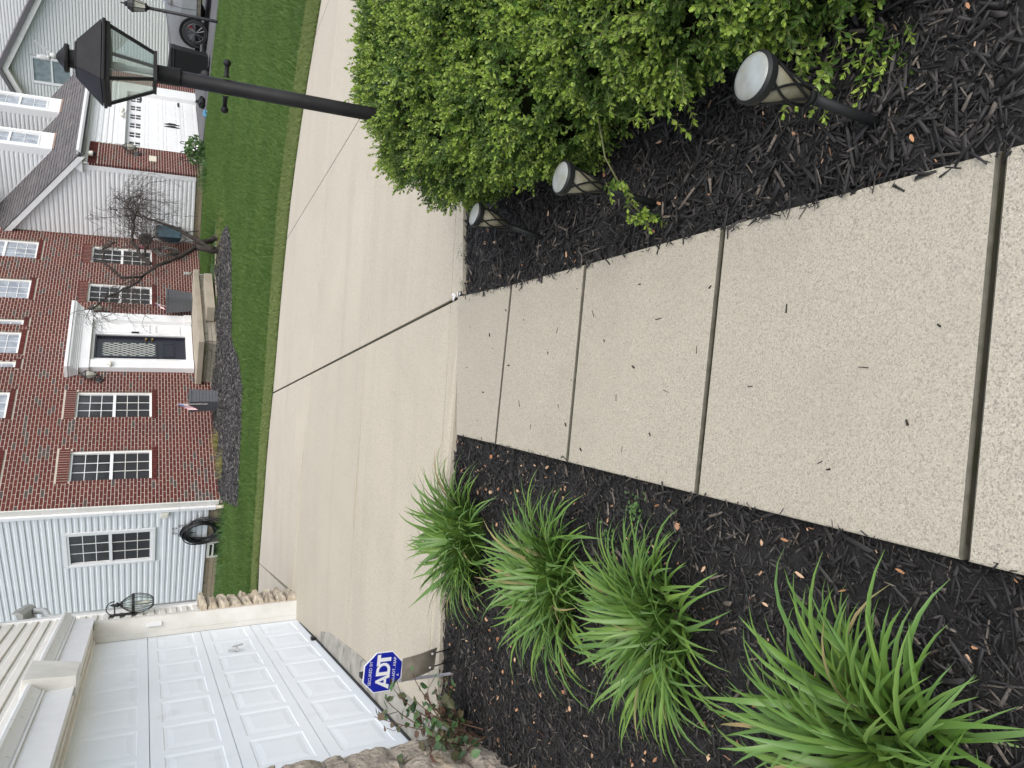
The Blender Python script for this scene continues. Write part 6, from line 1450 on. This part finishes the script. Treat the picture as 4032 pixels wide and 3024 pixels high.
def bed_pts(rs, n, side):
    x = rs.uniform(.45, 2.3, n) if side > 0 else rs.uniform(-3.2, -.30, n); y = .35 + 4.40 * rs.rand(n) ** 1.15; wl_ = np.where(y < 3.8, -.383 + .0115 * y, -.339 + .008 * (y - 3.8)); wr_ = np.where(y < 3.7, .478 + .014 * y, .53 + .035 * (y - 3.7))
    ed = rs.normal(0, .008, n); ymax = np.array([LX[0](v) for v in x]) - .01
    k = ((x > wr_ + .012 + ed) if side > 0 else (x < wl_ - .012 + ed)) & (y < ymax) & view_mask(x, y, np.full(n, -.2), 120); return x[k], y[k]
rm = np.random.RandomState(31)
x, y = bed_pts(rm, 80000, 1); chips('right_mulch', MULCHC, x, y, zb_right, 1, .010, .055)
x, y = bed_pts(rm, 3800, 1); chips('right_mulch_long', MULCHC, x, y, zb_right, 2, .04, .11, up=.008, tilt=.15)
x, y = bed_pts(rm, 95000, -1); chips('left_mulch', MULCHC, x, y, zb_left, 3, .010, .050)
x, y = bed_pts(rm, 3400, -1); chips('left_mulch_long', MULCHC, x, y, zb_left, 4, .035, .09, up=.008, tilt=.15)
n = 42000; a = rm.uniform(-1.9, 5.6, n); b = rm.uniform(0, 4.1, n); k = np.array([in_bed(p, q) for p, q in zip(a, b)]); a, b = a[k], b[k]; x = HO[0] + WA[0] * a + WB[0] * b; y = HO[1] + WA[1] * a + WB[1] * b
chips('neighbour_mulch', MULCHF, x, y, lambda X, Y: z_lawn(X, Y) + .02, 5, .03, .11, thick=1.6, wide=1.8)
# pale maple seeds and flakes lying in the mulch
def flakes(name, m, x, y, zf, seed, s0, s1):
    rs = np.random.RandomState(seed); k = len(x); s = rs.uniform(s0, s1, k); a = rs.uniform(0, 6.28, k); w = s * rs.uniform(.25, .45, k); cx_, cy_ = np.cos(a), np.sin(a); z = zf(x, y) + rs.uniform(.012, .026, k); t1, t2 = rs.normal(0, .3, k) * s, rs.normal(0, .5, k) * w
    def P(u, v, dz): return np.stack([x + cx_ * u * s - cy_ * v * w, y + cy_ * u * s + cx_ * v * w, z + dz], -1)
    V = np.stack([P(-.5, 0, -t1 * .5), P(-.15, -.45, -t2), P(.4, -.4, t1 * .3 - t2), P(.5, .1, t1 * .5), P(.1, .5, t2), P(-.3, .3, t2 * .5)], 1); F = np.array([[0, 1, 2, 5], [5, 2, 3, 4]]); F = (F[None] + (np.arange(k) * 6)[:, None, None]).reshape(-1, 4)
    return stuff(np_obj(name, V.reshape(-1, 3), F, m))
x, y = bed_pts(rm, 380, 1); flakes('maple_seed_litter', SEED, x, y, zb_right, 1, .010, .032); x, y = bed_pts(rm, 1150, -1); flakes('maple_seed_litter', SEED, x, y, zb_left, 2, .010, .030)
# dry leaf and loose chips on the walk
o = MB(); o.add([(0, 0, 0), (.03, .028, .006), (.055, .02, .0), (.045, .0, .008), (.062, -.02, .002), (.03, -.03, .010), (.012, -.018, .004)], [(0, 6, 5, 3), (0, 3, 2, 1), (3, 5, 4)]); o = o.build('dry_leaf', SEED); o.location = (1.02, 1.16, -.02); o.location.z = float(zb_right(1.0, 1.16)) + .025; o.rotation_euler = (0, 0, 1.9); tag(o, 'torn tan dry leaf lying on the dark mulch beyond the nearest path light', 'leaf')
CH = []
for k in range(4):
    mb = MB(); L_ = (.016, .03, .022, .045)[k]; w_ = (.006, .0045, .009, .0032)[k]; mb.hexa([(-L_ / 2, -w_ / 2, 0), (L_ / 2, -w_ * .3, 0), (L_ / 2, w_ * .35, 0), (-L_ / 2, w_ / 2, 0)], [(-L_ / 2.2, -w_ / 3, w_ * .6), (L_ / 2.3, -w_ * .2, w_ * .5), (L_ / 2.3, w_ * .25, w_ * .5), (-L_ / 2.2, w_ / 3, w_ * .6)]); CH.append(mb.mesh('wood_chip', BLACKP if k != 2 else BARK))
rc = random.Random(77); chips_xy = [(-.20, 1.47), (-.215, 1.44), (.05, 1.33), (.12, 2.02), (.07, 2.42), (-.05, 2.55), (.02, 2.95), (-.1, 3.08), (.15, 3.2), (.25, 3.1), (.3, 2.75), (.38, 2.38), (-.18, 2.3), (-.25, 2.5), (-.21, 3.4), (-.1, 3.55), (.1, 3.7), (.2, 3.95), (-.05, 4.1), (.28, 4.0), (.33, 3.5), (.0, 1.75), (.22, 1.6), (-.08, 1.2), (.14, 1.12), (.32, 1.95), (.18, 2.65), (-.28, 2.85), (.42, 2.9), (.40, 3.75), (-.18, 3.0), (.1, 4.4), (.35, 4.35), (-.22, 4.2), (.24, 2.25), (-.02, 2.2)]
for i, (x, y) in enumerate(chips_xy):
    o = link('wood_chip', CH[rc.choice((0, 0, 1, 2, 3))]); o.location = (x, y, float(z_walk(y)) + .0015); o.rotation_euler = (R(3.7) * -1, 0, rc.uniform(0, 6.28)); s = rc.uniform(.5, .9); o.scale = (s, s, s); tag(o, 'loose dark chip of mulch lying on the concrete walk', 'wood chip', 'mulch chips scattered on the walk')

# chips that have spilled over the edges of the walk
y = .5 + 4.0 * rm.rand(420) ** 1.1; x = np.where(y < 3.7, .478 + .014 * y, .53 + .035 * (y - 3.7)) + rm.normal(-.004, .010, 420)
chips('spilled_mulch', MULCHC, x, y, lambda X, Y: z_walk(Y) + .0005, 8, .010, .05, tilt=.1)
y = .5 + 4.0 * rm.rand(150) ** 1.1; x = np.where(y < 3.8, -.383 + .0115 * y, -.339 + .008 * (y - 3.8)) + rm.normal(.002, .007, 150)
chips('spilled_mulch', MULCHC, x, y, lambda X, Y: z_walk(Y) + .0005, 9, .008, .035, tilt=.1)
# seedling weeds
def seedling(label, c, n, spread, size, seed):
    rs = np.random.RandomState(seed); V = []; Fq = []
    for k in range(n):
        p = np.array(c) + np.array([rs.randn() * spread, rs.randn() * spread, abs(rs.randn()) * spread * .5]); s_ = size * rs.uniform(.6, 1.3); a = rs.uniform(0, 6.28); t1 = rs.uniform(-.3, .5) * s_
        n0 = len(V); d_ = np.array([math.cos(a), math.sin(a), 0]); q_ = np.array([-d_[1], d_[0], 0]); V += [p - d_ * s_ * .5, p + q_ * s_ * .32 + [0, 0, t1 * .4], p + d_ * s_ * .5 + [0, 0, t1], p - q_ * s_ * .32 + [0, 0, t1 * .4]]; Fq.append((n0, n0 + 1, n0 + 2, n0 + 3))
    o = np_obj('weed', V, Fq, WEED); tag(o, label, 'weed'); return o
seedling('small low weed in the left bed touching the walk edge beside the third slab', (-.47, 2.42, -.175), 60, .03, .016, 1)
seedling('small low weed in the left bed between the second and third daylily clumps', (-.62, 2.62, -.19), 45, .025, .016, 2)
seedling('tiny weed at the driveway edge of the right bed below the far path light', (.86, 4.62, -.335), 40, .03, .014, 3)
seedling('tiny weed by the corner where right bed, walk and driveway meet', (.64, 4.60, -.325), 26, .018, .012, 4)
# crumbled joint filler at the corner of walk and driveway
o = MB(); rf_ = random.Random(5)
for k in range(9):
    x, y = .565 + rf_.uniform(-.03, .03), 4.70 + rf_.uniform(-.05, .10); z = float(z_drive(x, y)) + .001; a, b = rf_.uniform(.012, .03), rf_.uniform(.006, .012); q = rf_.uniform(0, 3.1); c_, s_ = math.cos(q), math.sin(q)
    P = [(x + c_ * u * a - s_ * v * b, y + s_ * u * a + c_ * v * b) for u, v in ((-1, -.7), (.8, -1), (1, .6), (-.7, 1))]; o.hexa([(*p, z) for p in P], [(*p, z + .006) for p in P], k % 2)
o = o.build('joint_filler_crumbs', [FASC, DARKBR]); stuff(o)
